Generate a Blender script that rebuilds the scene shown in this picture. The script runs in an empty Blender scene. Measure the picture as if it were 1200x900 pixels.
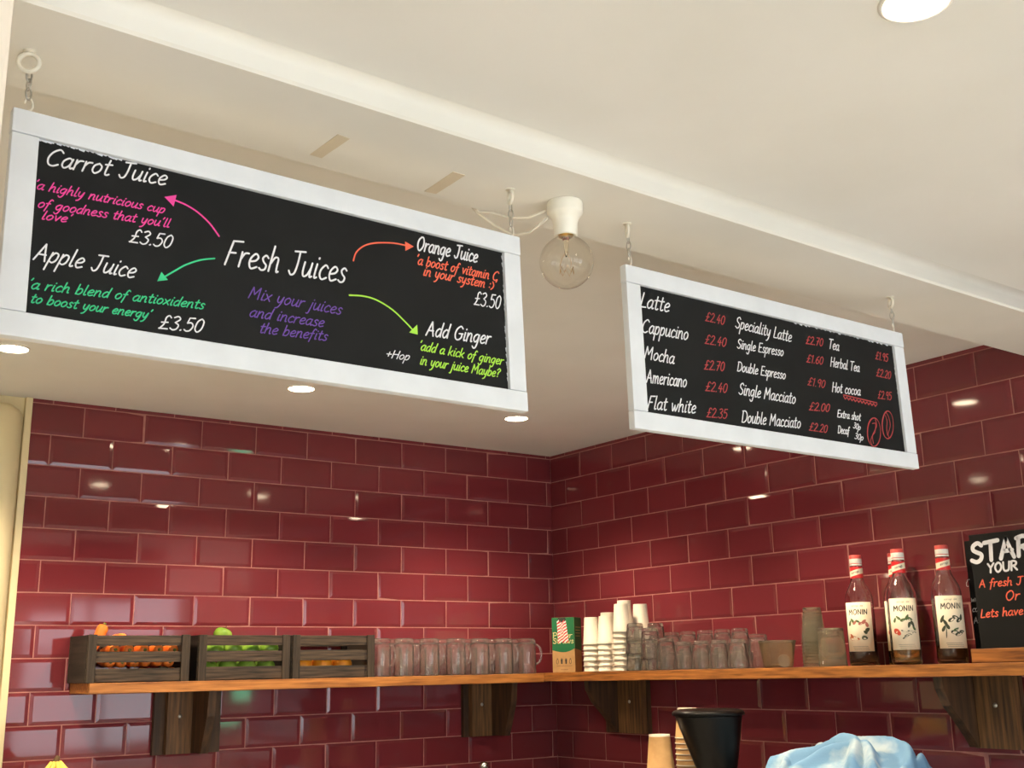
import bpy, bmesh, math, random
from mathutils import Vector, Matrix
random.seed(7)
scene = bpy.context.scene
COL = scene.collection
PI = math.pi

# ------------------------------------------------------------------ camera
cam_data = bpy.data.cameras.new('camera')
cam = bpy.data.objects.new('camera', cam_data); COL.objects.link(cam)
cam_data.sensor_fit = 'HORIZONTAL'; cam_data.sensor_width = 36.0
cam_data.lens = 1342.0034735 / 1200.0 * 36.0
cam_data.clip_start = 0.02
YAW, PITCH, ROLL = math.radians(35.71144953), math.radians(13.92614994), math.radians(-1.04015138)
fw = Vector((math.sin(YAW)*math.cos(PITCH), math.cos(YAW)*math.cos(PITCH), math.sin(PITCH)))
rt0 = Vector((math.cos(YAW), -math.sin(YAW), 0)); up0 = rt0.cross(fw)
rt = rt0*math.cos(ROLL) + up0*math.sin(ROLL); up = up0*math.cos(ROLL) - rt0*math.sin(ROLL)
m = Matrix(((rt.x, up.x, -fw.x, 0), (rt.y, up.y, -fw.y, 0), (rt.z, up.z, -fw.z, 0), (0, 0, 0, 1)))
cam.matrix_world = Matrix.Translation((-2.95154, -3.83631, 1.52415)) @ m
scene.camera = cam

# ------------------------------------------------------------------ look, sky, daylight
scene.view_settings.view_transform = 'Standard'
scene.view_settings.look = 'None'
scene.view_settings.gamma = 1.0
scene.view_settings.use_curve_mapping = False
scene.view_settings.exposure = 0.06
scene.cycles.use_denoising = True
scene.cycles.max_bounces = 24
scene.cycles.transmission_bounces = 24
scene.cycles.glossy_bounces = 6
scene.cycles.diffuse_bounces = 6
scene.cycles.transparent_max_bounces = 12
scene.cycles.sample_clamp_indirect = 6.0
world = bpy.data.worlds.new('sky'); scene.world = world
world.use_nodes = True
world.node_tree.nodes['Background'].inputs[0].default_value = (0.75, 0.87, 1.0, 1)
world.node_tree.nodes['Background'].inputs[1].default_value = 1.0

WINDOW_POWER = 24.0        # daylight through each front window
SPOT_POWER = 58.0          # each recessed downlight over the counter
FRONT_SPOT_POWER = 20.0
SUN = 34.0                 # sunshine through the shop windows onto the pale floor
DAY = (0.86, 0.93, 1.0)
WARM = (1.0, 0.80, 0.56)
WINDOWS = [(-4.35, -2.75), (-2.45, -0.95), (-0.65, 0.75)]   # x spans in the front wall
FRONT_Y, WIN_Z0, WIN_Z1 = -6.6, 0.85, 2.2
sun = bpy.data.objects.new('sun', bpy.data.lights.new('sun', 'SUN')); COL.objects.link(sun)
sun.data.energy = SUN; sun.data.angle = math.radians(1.5); sun.data.color = (1.0, 0.985, 0.955)
sun.rotation_euler = Vector((0.22, 0.62, -0.80)).to_track_quat('-Z', 'Y').to_euler()
for (a, b) in WINDOWS:
    ld = bpy.data.lights.new('window_daylight', 'AREA'); ld.shape = 'RECTANGLE'
    ld.size = b-a-0.08; ld.size_y = WIN_Z1-WIN_Z0-0.08
    ld.energy = WINDOW_POWER; ld.color = DAY
    lo = bpy.data.objects.new('window_daylight', ld); COL.objects.link(lo)
    lo.location = ((a+b)/2, FRONT_Y-0.03, (WIN_Z0+WIN_Z1)/2)
    lo.rotation_euler = (PI/2, 0, 0)          # faces +Y, into the room

# ------------------------------------------------------------------ materials
def lin(c):
    return tuple(((v/255)/12.92 if v/255 <= 0.04045 else ((v/255+0.055)/1.055)**2.4) for v in c)
MATS = {}
def mat(name, rgb, rough=0.5, metal=0.0, spec=0.5, trans=0.0, ior=1.45, coat=0.0, emit=None, estr=0.0, alpha=1.0):
    if name in MATS: return MATS[name]
    mt = bpy.data.materials.new(name); mt.use_nodes = True
    b = mt.node_tree.nodes['Principled BSDF']
    b.inputs['Base Color'].default_value = (*lin(rgb), 1)
    b.inputs['Roughness'].default_value = rough
    b.inputs['Metallic'].default_value = metal
    b.inputs['Specular IOR Level'].default_value = spec
    b.inputs['Transmission Weight'].default_value = trans
    b.inputs['IOR'].default_value = ior
    b.inputs['Coat Weight'].default_value = coat
    b.inputs['Alpha'].default_value = alpha
    if emit:
        b.inputs['Emission Color'].default_value = (*emit, 1); b.inputs['Emission Strength'].default_value = estr
    MATS[name] = mt
    return mt
def noisy(name, rgb, rgb2, scale=8, rough=0.6, bump=0.0, stretch=(1, 1, 1), detail=4, bscale=None, coat=0.0, lo=0.35, hi=0.65):
    """procedural two-tone surface in object space"""
    if name in MATS: return MATS[name]
    mt = mat(name, rgb, rough, coat=coat); nt = mt.node_tree; b = nt.nodes['Principled BSDF']
    tc = nt.nodes.new('ShaderNodeTexCoord'); mp = nt.nodes.new('ShaderNodeMapping')
    mp.inputs['Scale'].default_value = stretch
    nz = nt.nodes.new('ShaderNodeTexNoise'); nz.inputs['Scale'].default_value = scale; nz.inputs['Detail'].default_value = detail
    cr = nt.nodes.new('ShaderNodeValToRGB')
    cr.color_ramp.elements[0].position = lo; cr.color_ramp.elements[0].color = (*lin(rgb), 1)
    cr.color_ramp.elements[1].position = hi; cr.color_ramp.elements[1].color = (*lin(rgb2), 1)
    nt.links.new(tc.outputs['Object'], mp.inputs[0]); nt.links.new(mp.outputs[0], nz.inputs['Vector'])
    nt.links.new(nz.outputs['Fac'], cr.inputs[0]); nt.links.new(cr.outputs[0], b.inputs['Base Color'])
    if bump:
        bp = nt.nodes.new('ShaderNodeBump'); bp.inputs['Strength'].default_value = bump; bp.inputs['Distance'].default_value = 0.002
        if bscale:
            n2 = nt.nodes.new('ShaderNodeTexNoise'); n2.inputs['Scale'].default_value = bscale; n2.inputs['Detail'].default_value = 3
            nt.links.new(mp.outputs[0], n2.inputs['Vector']); nt.links.new(n2.outputs['Fac'], bp.inputs['Height'])
        else:
            nt.links.new(nz.outputs['Fac'], bp.inputs['Height'])
        nt.links.new(bp.outputs[0], b.inputs['Normal'])
    return mt
def hazy(name, rgb, rough, ior, haze, hz):
    """glass with scratches and the light it refracts painted in as pale diffuse; rgb None gives a thin flat window pane"""
    mt = bpy.data.materials.new(name); mt.use_nodes = True; nt = mt.node_tree
    for nd in list(nt.nodes): nt.nodes.remove(nd)
    out = nt.nodes.new('ShaderNodeOutputMaterial'); mx = nt.nodes.new('ShaderNodeMixShader')
    if rgb is None:
        a = nt.nodes.new('ShaderNodeBsdfTransparent'); b = nt.nodes.new('ShaderNodeBsdfGlossy'); b.inputs['Roughness'].default_value = 0.0
        lw = nt.nodes.new('ShaderNodeLayerWeight'); pw = nt.nodes.new('ShaderNodeMath'); pw.operation = 'POWER'; pw.inputs[1].default_value = 4.0
        ma = nt.nodes.new('ShaderNodeMath'); ma.operation = 'MULTIPLY_ADD'; ma.inputs[1].default_value = 0.7; ma.inputs[2].default_value = 0.05
        lw.inputs['Blend'].default_value = 0.5
        nt.links.new(lw.outputs['Facing'], pw.inputs[0]); nt.links.new(pw.outputs[0], ma.inputs[0]); nt.links.new(ma.outputs[0], mx.inputs[0])
        a.inputs['Color'].default_value = (0.97, 0.96, 0.93, 1)
    else:
        a = nt.nodes.new('ShaderNodeBsdfGlass'); a.inputs['Color'].default_value = (*lin(rgb), 1); a.inputs['Roughness'].default_value = rough; a.inputs['IOR'].default_value = ior
        b = nt.nodes.new('ShaderNodeBsdfDiffuse'); b.inputs['Color'].default_value = (*lin(hz), 1); mx.inputs[0].default_value = haze
    nt.links.new(a.outputs[0], mx.inputs[1]); nt.links.new(b.outputs[0], mx.inputs[2]); nt.links.new(mx.outputs[0], out.inputs[0])
    return mt
def wood(name, dark, light, axis=0, scale=26, rough=0.5, bump=0.25, coat=0.0):
    """grain running along the given object axis"""
    s = [1, 1, 1]; s[axis] = 0.07
    return noisy(name, dark, light, scale=scale, rough=rough, bump=bump, stretch=tuple(s), detail=6, coat=coat, lo=0.3, hi=0.7)

M_CEIL = noisy('ceiling_paint', (233, 232, 229), (227, 226, 222), scale=2.5, rough=0.75, bump=0.05, bscale=60)
M_BEAM = noisy('beam_paint', (230, 228, 222), (223, 221, 214), scale=3, rough=0.7, bump=0.05, bscale=50)
M_CREAM = noisy('cream_wall_paint', (226, 213, 174), (218, 204, 163), scale=3, rough=0.55, bump=0.05, bscale=40)
M_WALLW = noisy('pale_wall_paint', (236, 234, 228), (230, 228, 221), scale=3, rough=0.6)
M_TRIMW = noisy('door_post_paint', (240, 228, 214), (232, 219, 204), scale=4, rough=0.5)
M_GROUT = noisy('grout', (178, 122, 114), (162, 108, 101), scale=30, rough=0.9)
M_FLOOR = wood('floor_boards', (208, 204, 196), (222, 219, 212), axis=1, scale=10, rough=0.4)
M_FRAME = noisy('white_sign_paint', (222, 226, 232), (214, 218, 224), scale=14, rough=0.45, bump=0.12, bscale=70)
M_BLACK = noisy('blackboard_paint', (17, 18, 19), (22, 23, 24), scale=10, rough=0.6)
M_BLACK.node_tree.nodes['Principled BSDF'].inputs['Specular IOR Level'].default_value = 0.25
M_PINE = wood('orange_pine_along_x', (116, 68, 27), (182, 120, 58), axis=0, scale=120, rough=0.5)
M_PINEY = wood('orange_pine_along_y', (96, 55, 23), (178, 114, 54), axis=1, scale=120, rough=0.5)
M_CRATE = wood('weathered_crate_wood', (22, 17, 13), (78, 63, 49), axis=0, scale=150, rough=0.75, bump=0.5)
M_CRATEZ = wood('weathered_crate_wood_upright', (22, 17, 13), (70, 57, 44), axis=2, scale=150, rough=0.75, bump=0.5)
M_CRATEY = wood('weathered_crate_wood_side', (24, 20, 16), (52, 44, 36), axis=1, scale=60, rough=0.75, bump=0.5)
M_BRKT = wood('dark_bracket_wood', (54, 36, 21), (122, 86, 50), axis=2, scale=80, rough=0.6, bump=0.3)
M_BRKT2 = wood('dark_plate_wood', (42, 27, 16), (86, 59, 35), axis=2, scale=70, rough=0.6, bump=0.3)
M_STEEL = mat('zinc_steel', (190, 188, 182), rough=0.3, metal=1.0)
M_CHROME = mat('chrome', (220, 220, 220), rough=0.08, metal=1.0)
M_WHITEMETAL = mat('white_painted_hook', (226, 220, 205), rough=0.4)
M_PORC = mat('white_plastic_lampholder', (238, 234, 222), rough=0.3)
M_CABLE = mat('white_cable', (222, 214, 198), rough=0.5)
M_TAPE = mat('brown_tape', (206, 195, 174), rough=0.45)
M_GLASS = hazy('clear_glass', (250, 250, 248), 0.0, 1.47, 0.035, (238, 228, 218))
M_MUG = hazy('mug_glass', (252, 252, 250), 0.0, 1.5, 0.045, (240, 232, 224))
M_BOTTLE = mat('bottle_glass', (255, 255, 255), rough=0.0, trans=1.0, ior=1.47)
M_BULBTHIN = hazy('thin_bulb_glass', None, 0.0, 1.6, 0.0, None)
M_BULB = mat('bulb_glass', (255, 250, 238), rough=0.0, trans=1.0, ior=1.45)
M_PLASTIC = hazy('clear_plastic', (250, 248, 240), 0.03, 1.25, 0.06, (236, 226, 206))
M_PANE = hazy('window_pane', None, 0.0, 1.45, 0.0, None)
M_BRASS = mat('brass', (190, 150, 80), rough=0.3, metal=1.0)
M_PAPER = mat('white_paper_cup', (206, 197, 180), rough=0.6)
M_KRAFT = noisy('kraft_paper', (176, 138, 90), (164, 127, 81), scale=40, rough=0.8)
M_KGREEN = mat('green_print', (24, 98, 58), rough=0.5)
M_CREAMINK = mat('cream_ink', (200, 186, 130), rough=0.6)
M_DARKINK = mat('dark_ink', (40, 38, 32), rough=0.6)
M_STRAWRED = mat('straw_red', (198, 44, 50), rough=0.5)
M_STRAWWHITE = mat('straw_white', (240, 226, 216), rough=0.5)
M_CAPRED = mat('cap_red', (206, 44, 44), rough=0.35)
M_CAPTOP = mat('cap_top_pink', (206, 84, 78), rough=0.35)
M_CAPWHITE = mat('cap_white', (236, 230, 220), rough=0.35)
M_LABEL = mat('cream_label_paper', (240, 226, 198), rough=0.6)
M_SYRUPD = mat('dark_syrup', (34, 14, 12), rough=0.1)
M_SYRUPY = mat('pale_syrup', (226, 186, 110), rough=0.02, trans=0.85, ior=1.36)
M_LEAF = mat('leaf_print', (84, 104, 60), rough=0.7)
M_LEAFD = mat('dark_leaf_print', (62, 66, 46), rough=0.7)
M_NUT = mat('brown_print', (170, 92, 52), rough=0.7)
M_PINKP = mat('pink_print', (176, 104, 92), rough=0.7)
M_REDP = mat('red_print', (178, 64, 44), rough=0.7)
M_HOPPER = mat('smoked_black_plastic', (9, 8, 8), rough=0.34, spec=0.25)
M_BLACKPL = mat('black_plastic', (22, 21, 21), rough=0.35)
M_CARROT = noisy('carrot_skin', (226, 112, 34), (236, 134, 52), scale=30, rough=0.5, stretch=(1, 1, 0.3))
M_CSTEM = mat('carrot_crown', (110, 110, 46), rough=0.7)
M_APPLE = noisy('green_apple_skin', (94, 134, 40), (134, 168, 62), scale=20, rough=0.25)
M_ORANGE = noisy('orange_peel', (232, 142, 28), (240, 158, 44), scale=60, rough=0.4, bump=0.3)
M_STALK = mat('fruit_stalk', (84, 62, 36), rough=0.8)
M_BANANA = noisy('banana_peel', (216, 180, 66), (228, 196, 96), scale=14, rough=0.5)
M_CLOTH = noisy('pale_blue_cloth', (112, 154, 190), (176, 194, 204), scale=9, rough=0.9, bump=0.2, bscale=300, lo=0.48, hi=0.62)
M_CLOTHW = noisy('white_cotton_cloth', (196, 190, 176), (186, 180, 166), scale=60, rough=0.9)
M_WORKTOP = noisy('dark_worktop', (58, 52, 48), (74, 68, 62), scale=50, rough=0.35)
M_CAB = noisy('counter_front_paint', (92, 92, 88), (84, 84, 80), scale=6, rough=0.5)
INK = {'white': mat('chalk_white', (232, 232, 236), .7), 'pink': mat('chalk_pink', (232, 70, 160), .7), 'green': mat('chalk_green', (58, 200, 138), .7),
       'purple': mat('chalk_purple', (112, 76, 170), .7), 'orange': mat('chalk_orange', (240, 108, 80), .7), 'lime': mat('chalk_lime', (170, 226, 74), .7),
       'red': mat('chalk_red', (178, 66, 68), .7)}
def tile_material():
    mt = mat('burgundy_glaze', (122, 34, 36), rough=0.06, spec=0.55)
    nt = mt.node_tree; b = nt.nodes['Principled BSDF']
    at = nt.nodes.new('ShaderNodeAttribute'); at.attribute_name = 'shade'
    cr = nt.nodes.new('ShaderNodeValToRGB')
    cr.color_ramp.elements[0].color = (*lin((108, 42, 48)), 1); cr.color_ramp.elements[1].color = (*lin((120, 47, 54)), 1)
    nt.links.new(at.outputs['Fac'], cr.inputs[0]); nt.links.new(cr.outputs[0], b.inputs['Base Color'])
    return mt
M_TILE = tile_material()

# ------------------------------------------------------------------ mesh helpers
class MB:
    def __init__(s): s.v = []; s.f = []; s.mi = []; s.sm = []
    def add(s, vs, fs, mi=0, smooth=False):
        o = len(s.v); s.v += [tuple(p) for p in vs]
        for f in fs: s.f.append(tuple(i+o for i in f)); s.mi.append(mi); s.sm.append(smooth)
    def box(s, x0, x1, y0, y1, z0, z1, mi=0, bev=0.0):
        if bev <= 0:
            vs = [(x, y, z) for z in (z0, z1) for y in (y0, y1) for x in (x0, x1)]
            s.add(vs, [(0, 2, 3, 1), (4, 5, 7, 6), (0, 1, 5, 4), (2, 6, 7, 3), (0, 4, 6, 2), (1, 3, 7, 5)], mi); return
        bm = bmesh.new()
        bmesh.ops.create_cube(bm, size=1.0)
        for v in bm.verts:
            v.co = Vector(((x0+x1)/2+v.co.x*(x1-x0), (y0+y1)/2+v.co.y*(y1-y0), (z0+z1)/2+v.co.z*(z1-z0)))
        bmesh.ops.bevel(bm, geom=list(bm.edges), offset=bev, segments=2, affect='EDGES', profile=0.6)
        bm.verts.index_update()
        s.add([v.co for v in bm.verts], [[v.index for v in f.verts] for f in bm.faces], mi); bm.free()
    def lathe(s, prof, seg=24, mi=0, smooth=True, c=(0, 0, 0), flute=None, mis=None):
        """prof = list of (radius, z); closed with the axis when radius is 0"""
        vs, ring = [], []
        for r, z in prof:
            if r < 1e-6: ring.append([len(vs)]); vs.append((c[0], c[1], c[2]+z)); continue
            row = []
            for k in range(seg):
                a = 2*PI*k/seg; rr = r if not flute else r*(1+flute(a, z))
                row.append(len(vs)); vs.append((c[0]+rr*math.cos(a), c[1]+rr*math.sin(a), c[2]+z))
            ring.append(row)
        o = len(s.v); s.v += vs
        for i in range(len(ring)-1):
            A, B = ring[i], ring[i+1]
            mm = mis[i] if mis else mi
            for k in range(seg):
                k2 = (k+1) % seg
                if len(A) == 1 and len(B) == 1: continue
                if len(A) == 1: f = (A[0], B[k2], B[k])
                elif len(B) == 1: f = (A[k], A[k2], B[0])
                else: f = (A[k], A[k2], B[k2], B[k])
                s.f.append(tuple(j+o for j in f)); s.mi.append(mm); s.sm.append(smooth)
    def tube(s, pts, r, seg=8, mi=0, cap=True, closed=False):
        pts = [Vector(p) for p in pts]; n = len(pts); rs = r if isinstance(r, (list, tuple)) else [r]*n
        vs = []; last = None
        for i in range(n):
            a = pts[i-1] if (i > 0 or closed) else pts[i]; b = pts[(i+1) % n] if (i < n-1 or closed) else pts[i]
            t = (b-a).normalized()
            if last is None:
                u = t.orthogonal().normalized()
            else:
                u = (last - t*last.dot(t)).normalized()
            last = u; w = t.cross(u)
            for k in range(seg):
                an = 2*PI*k/seg; vs.append(pts[i]+(u*math.cos(an)+w*math.sin(an))*rs[i])
        fs = []
        for i in range(n if closed else n-1):
            j = (i+1) % n
            for k in range(seg):
                k2 = (k+1) % seg; fs.append((i*seg+k, i*seg+k2, j*seg+k2, j*seg+k))
        if cap and not closed:
            fs.append(tuple(range(seg))[::-1]); fs.append(tuple((n-1)*seg+k for k in range(seg)))
        s.add(vs, fs, mi, True)
    def prism(s, poly, axis, a, b, mi=0):
        """poly in the two other axes (in order), extruded along axis from a to b"""
        def P(u, v, w):
            return {0: (w, u, v), 1: (u, w, v), 2: (u, v, w)}[axis]
        n = len(poly)
        vs = [P(u, v, a) for u, v in poly]+[P(u, v, b) for u, v in poly]
        fs = [tuple(range(n))[::-1], tuple(range(n, 2*n))]+[(i, (i+1) % n, n+(i+1) % n, n+i) for i in range(n)]
        s.add(vs, fs, mi)
    def build(s, name, mats, parent=None, loc=None, rot=None, fix=True):
        me = bpy.data.meshes.new(name)
        me.from_pydata(s.v, [], s.f)
        for mm in (mats if isinstance(mats, (list, tuple)) else [mats]): me.materials.append(mm)
        me.polygons.foreach_set('material_index', s.mi); me.polygons.foreach_set('use_smooth', s.sm)
        if fix:
            bm = bmesh.new(); bm.from_mesh(me); bmesh.ops.recalc_face_normals(bm, faces=bm.faces); bm.to_mesh(me); bm.free()
        me.update()
        o = bpy.data.objects.new(name, me); COL.objects.link(o)
        if parent: o.parent = parent
        if loc: o.location = loc
        if rot: o.rotation_euler = rot
        return o
def tag(o, label, cat, group=None, kind=None):
    o['label'] = label; o['category'] = cat
    if group: o['group'] = group
    if kind: o['kind'] = kind
    return o
def thing(name, label, cat, loc=(0, 0, 0), rotz=0.0, group=None):
    o = bpy.data.objects.new(name, None); COL.objects.link(o); o.empty_display_size = 0.05
    o.location = loc; o.rotation_euler = (0, 0, rotz)
    return tag(o, label, cat, group)
def dup(root, loc, rotz=None, label=None, group=None):
    r = root.copy(); COL.objects.link(r); r.location = loc
    if rotz is not None: r.rotation_euler = (0, 0, rotz)
    if label: r['label'] = label
    if group: r['group'] = group
    for ch in root.children:
        c = ch.copy(); COL.objects.link(c); c.parent = r
        for g in ch.children:
            d = g.copy(); COL.objects.link(d); d.parent = c
    return r
def struct(o):
    o['kind'] = 'structure'; return o
ORD = ['first', 'second', 'third', 'fourth', 'fifth', 'sixth', 'seventh', 'eighth', 'ninth', 'tenth', 'eleventh', 'twelfth']

# ------------------------------------------------------------------ handwriting: a pen alphabet (x-height 1, caps 1.65)
G = {
'a': (.85, ['.7,.8 .45,1 .12,.7 .08,.25 .3,0 .6,.3 .72,.95', '.72,.95 .66,.3 .74,.02 .88,.1']),
'b': (.8, ['.12,1.7 .1,.8 .08,.02', '.09,.45 .3,.95 .6,.9 .68,.45 .45,.02 .1,.08']),
'c': (.7, ['.65,.82 .42,1 .12,.65 .1,.25 .32,0 .65,.15']),
'd': (.85, ['.68,.8 .42,.98 .12,.65 .1,.2 .32,0 .6,.3 .72,.9', '.78,1.7 .7,.8 .7,.02']),
'e': (.75, ['.1,.45 .5,.55 .65,.8 .42,1 .14,.7 .1,.3 .3,0 .68,.15']),
'f': (.6, ['.65,1.55 .45,1.7 .3,1.3 .25,.5 .15,-.5', '.02,.9 .5,.95']),
'g': (.85, ['.7,.8 .45,1 .12,.7 .1,.3 .3,.05 .58,.3 .72,.95', '.72,.95 .66,.1 .5,-.6 .25,-.7 .08,-.5']),
'h': (.85, ['.14,1.7 .1,.8 .08,0', '.1,.5 .35,.95 .6,.9 .62,.4 .66,.02 .78,.06']),
'i': (.38, ['.18,.98 .14,.4 .16,.02 .32,.08', '.24,1.35 .26,1.42']),
'j': (.4, ['.25,.98 .2,.2 .1,-.6 -.1,-.65', '.3,1.35 .32,1.42']),
'k': (.8, ['.14,1.7 .1,.8 .08,0', '.65,.95 .35,.55 .12,.45', '.3,.55 .5,.2 .72,.02']),
'l': (.4, ['.18,1.7 .14,.8 .12,.15 .2,0 .36,.08']),
'm': (1.2, ['.1,.98 .1,.5 .08,0', '.1,.5 .3,.95 .5,.85 .5,.4 .5,.02', '.52,.5 .75,.95 .95,.85 .95,.3 1,.02 1.12,.06']),
'n': (.85, ['.1,.98 .1,.5 .08,0', '.1,.5 .35,.97 .6,.88 .62,.35 .66,.02 .78,.06']),
'o': (.8, ['.45,1 .14,.75 .1,.25 .35,0 .65,.3 .68,.75 .42,1']),
'p': (.8, ['.14,.98 .08,.2 .02,-.75', '.1,.55 .35,.98 .65,.85 .62,.3 .38,.02 .1,.15']),
'q': (.85, ['.7,.8 .45,1 .12,.7 .1,.25 .3,0 .6,.3 .72,.95', '.72,.95 .66,-.75']),
'r': (.62, ['.1,.98 .1,.5 .08,0', '.1,.5 .3,.9 .58,.95']),
's': (.65, ['.58,.85 .38,1 .18,.8 .3,.55 .52,.35 .48,.08 .25,0 .06,.12']),
't': (.6, ['.3,1.5 .24,.7 .25,.1 .4,0 .55,.1', '.04,1.02 .55,1.08']),
'u': (.85, ['.12,.98 .1,.35 .22,.02 .48,.15 .66,.6', '.7,.98 .66,.3 .7,.02 .84,.08']),
'v': (.72, ['.08,.98 .22,.4 .32,.02', '.32,.02 .48,.5 .64,.98']),
'w': (1.1, ['.08,.98 .2,.3 .3,.02 .45,.4 .54,.8', '.54,.8 .6,.3 .72,.02 .9,.5 1.02,.98']),
'x': (.75, ['.08,.95 .4,.45 .68,.02', '.66,.98 .35,.48 .05,.02']),
'y': (.82, ['.12,.98 .12,.4 .28,.1 .5,.25 .68,.95', '.7,.98 .62,.1 .42,-.55 .15,-.72']),
'z': (.75, ['L.1,.95 .65,.95 .08,.03 .68,.03']),
'A': (1.1, ['L.05,0 .5,1.65', '.5,1.65 .72,.8 .95,0', 'L.2,.6 .85,.62']),
'C': (1.1, ['1,1.4 .7,1.65 .28,1.3 .1,.7 .25,.15 .6,0 .95,.2']),
'D': (1.1, ['L.15,1.6 .12,0', '.02,1.58 .6,1.6 .98,1.1 .9,.4 .5,.02 .08,.03']),
'E': (.9, ['L.8,1.62 .15,1.6 .12,.02 .8,.02', 'L.13,.85 .65,.88']),
'F': (.95, ['L.98,1.65 .3,1.6 .1,0', 'L.18,.82 .65,.85']),
'G': (1.15, ['.95,1.4 .65,1.65 .25,1.3 .1,.7 .25,.15 .6,0 .95,.3 .98,.75', 'L.6,.75 1.08,.78']),
'H': (1.1, ['L.15,1.65 .1,0', 'L.95,1.65 .9,0', 'L.12,.85 .92,.88']),
'J': (.95, ['.6,1.6 .6,.8 .5,.15 .25,0 .05,.25', 'L.2,1.6 1,1.66']),
'L': (.8, ['.2,1.65 .14,.8 .1,.1 .25,.02 .75,.05']),
'M': (1.35, ['L.1,0 .22,1.62 .6,.6 1.05,1.65 1.15,0']),
'N': (1.1, ['L.1,0 .15,1.62 .85,.05 .95,1.65']),
'O': (1.15, ['.55,1.65 .2,1.3 .1,.7 .3,.1 .6,0 .95,.5 .98,1.1 .75,1.6 .45,1.62']),
'P': (.95, ['L.18,1.62 .1,0', '.04,1.55 .5,1.66 .85,1.4 .75,.9 .4,.75 .12,.72']),
'R': (1.05, ['L.18,1.62 .1,0', '.04,1.55 .5,1.66 .85,1.4 .75,.95 .4,.8 .14,.78', 'L.4,.8 .92,0']),
'S': (.95, ['.85,1.4 .6,1.65 .28,1.45 .25,1.1 .5,.85 .8,.6 .75,.2 .45,0 .1,.2']),
'T': (1.0, ['L.5,1.6 .45,0', 'L.05,1.58 1,1.64']),
'U': (1.1, ['.12,1.62 .1,.6 .25,.08 .55,0 .85,.2 .95,.8 1,1.62']),
'W': (1.5, ['L.08,1.62 .35,0 .75,1.2 1.05,0 1.4,1.65']),
'Y': (1.0, ['L.08,1.62 .48,.85', 'L.95,1.65 .48,.85 .42,0']),
'I': (.4, ['L.2,1.62 .18,0']),
'0': (.85, ['.45,1.6 .15,1.25 .1,.4 .4,0 .7,.4 .72,1.25 .45,1.6']),
'1': (.55, ['L.12,1.3 .35,1.6 .3,0']),
'2': (.85, ['.12,1.3 .4,1.62 .7,1.35 .55,.8 .08,.03', 'L.08,.03 .78,.06']),
'3': (.85, ['.12,1.45 .45,1.62 .7,1.3 .35,.88', '.35,.88 .72,.6 .65,.15 .35,0 .06,.18']),
'4': (.9, ['L.5,1.6 .12,.6 .8,.62', 'L.6,1.0 .55,0']),
'5': (.85, ['L.72,1.6 .22,1.58 .15,.95', '.15,.95 .5,1.02 .75,.65 .6,.12 .3,0 .06,.15']),
'6': (.85, ['.65,1.55 .3,1.2 .1,.5 .35,0 .7,.25 .65,.7 .35,.85 .12,.5']),
'7': (.85, ['L.1,1.58 .75,1.6 .3,0', 'L.25,.85 .68,.88']),
'9': (.85, ['.7,1.3 .45,1.6 .14,1.3 .2,.9 .5,.85 .7,1.2', 'L.72,1.45 .6,0']),
'£': (.95, ['.85,1.4 .62,1.62 .4,1.35 .4,.6 .12,.02', 'L.08,.05 .85,.05', 'L.12,.78 .7,.82']),
'.': (.35, ['.12,.02 .18,.08']), "'": (.35, ['.2,1.75 .1,1.4']), '+': (.85, ['L.4,1.2 .38,.3', 'L.05,.75 .75,.78']),
'?': (.8, ['.12,1.3 .4,1.62 .7,1.3 .4,.85 .36,.5', '.34,.08 .38,.14']), ':': (.35, ['.14,.2 .18,.26', '.16,.85 .2,.92']),
')': (.5, ['.1,1.3 .4,.8 .38,.3 .1,-.1']), '{': (.5, ['.5,1.6 .2,1.5 .15,1.0 .05,.8 .15,.6 .2,.1 .5,0']), ' ': (.55, []),
}
def spline(pts, n=6):
    out = []
    P = [pts[0]]+pts+[pts[-1]]
    for i in range(1, len(P)-2):
        p0, p1, p2, p3 = P[i-1], P[i], P[i+1], P[i+2]
        for k in range(n):
            t = k/n
            out.append(tuple(0.5*((2*p1[j])+(-p0[j]+p2[j])*t+(2*p0[j]-5*p1[j]+4*p2[j]-p3[j])*t*t+(-p0[j]+3*p1[j]-3*p2[j]+p3[j])*t**3) for j in (0, 1)))
    out.append(tuple(pts[-1]))
    return out
def glyphs(text, slant=0.22):
    """pen strokes of a phrase in its own units, and its length"""
    x = 0.0; strokes = []
    for ch in text:
        w, ss = G[ch]
        for st in ss:
            straight = st[0] == 'L'
            pts = [tuple(float(q) for q in p.split(',')) for p in st.lstrip('L').split()]
            if not straight and len(pts) > 2: pts = spline(pts, 5)
            strokes.append([(x+px+slant*py, py) for px, py in pts])
        x += w+0.06
    return strokes, x-0.06
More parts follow.
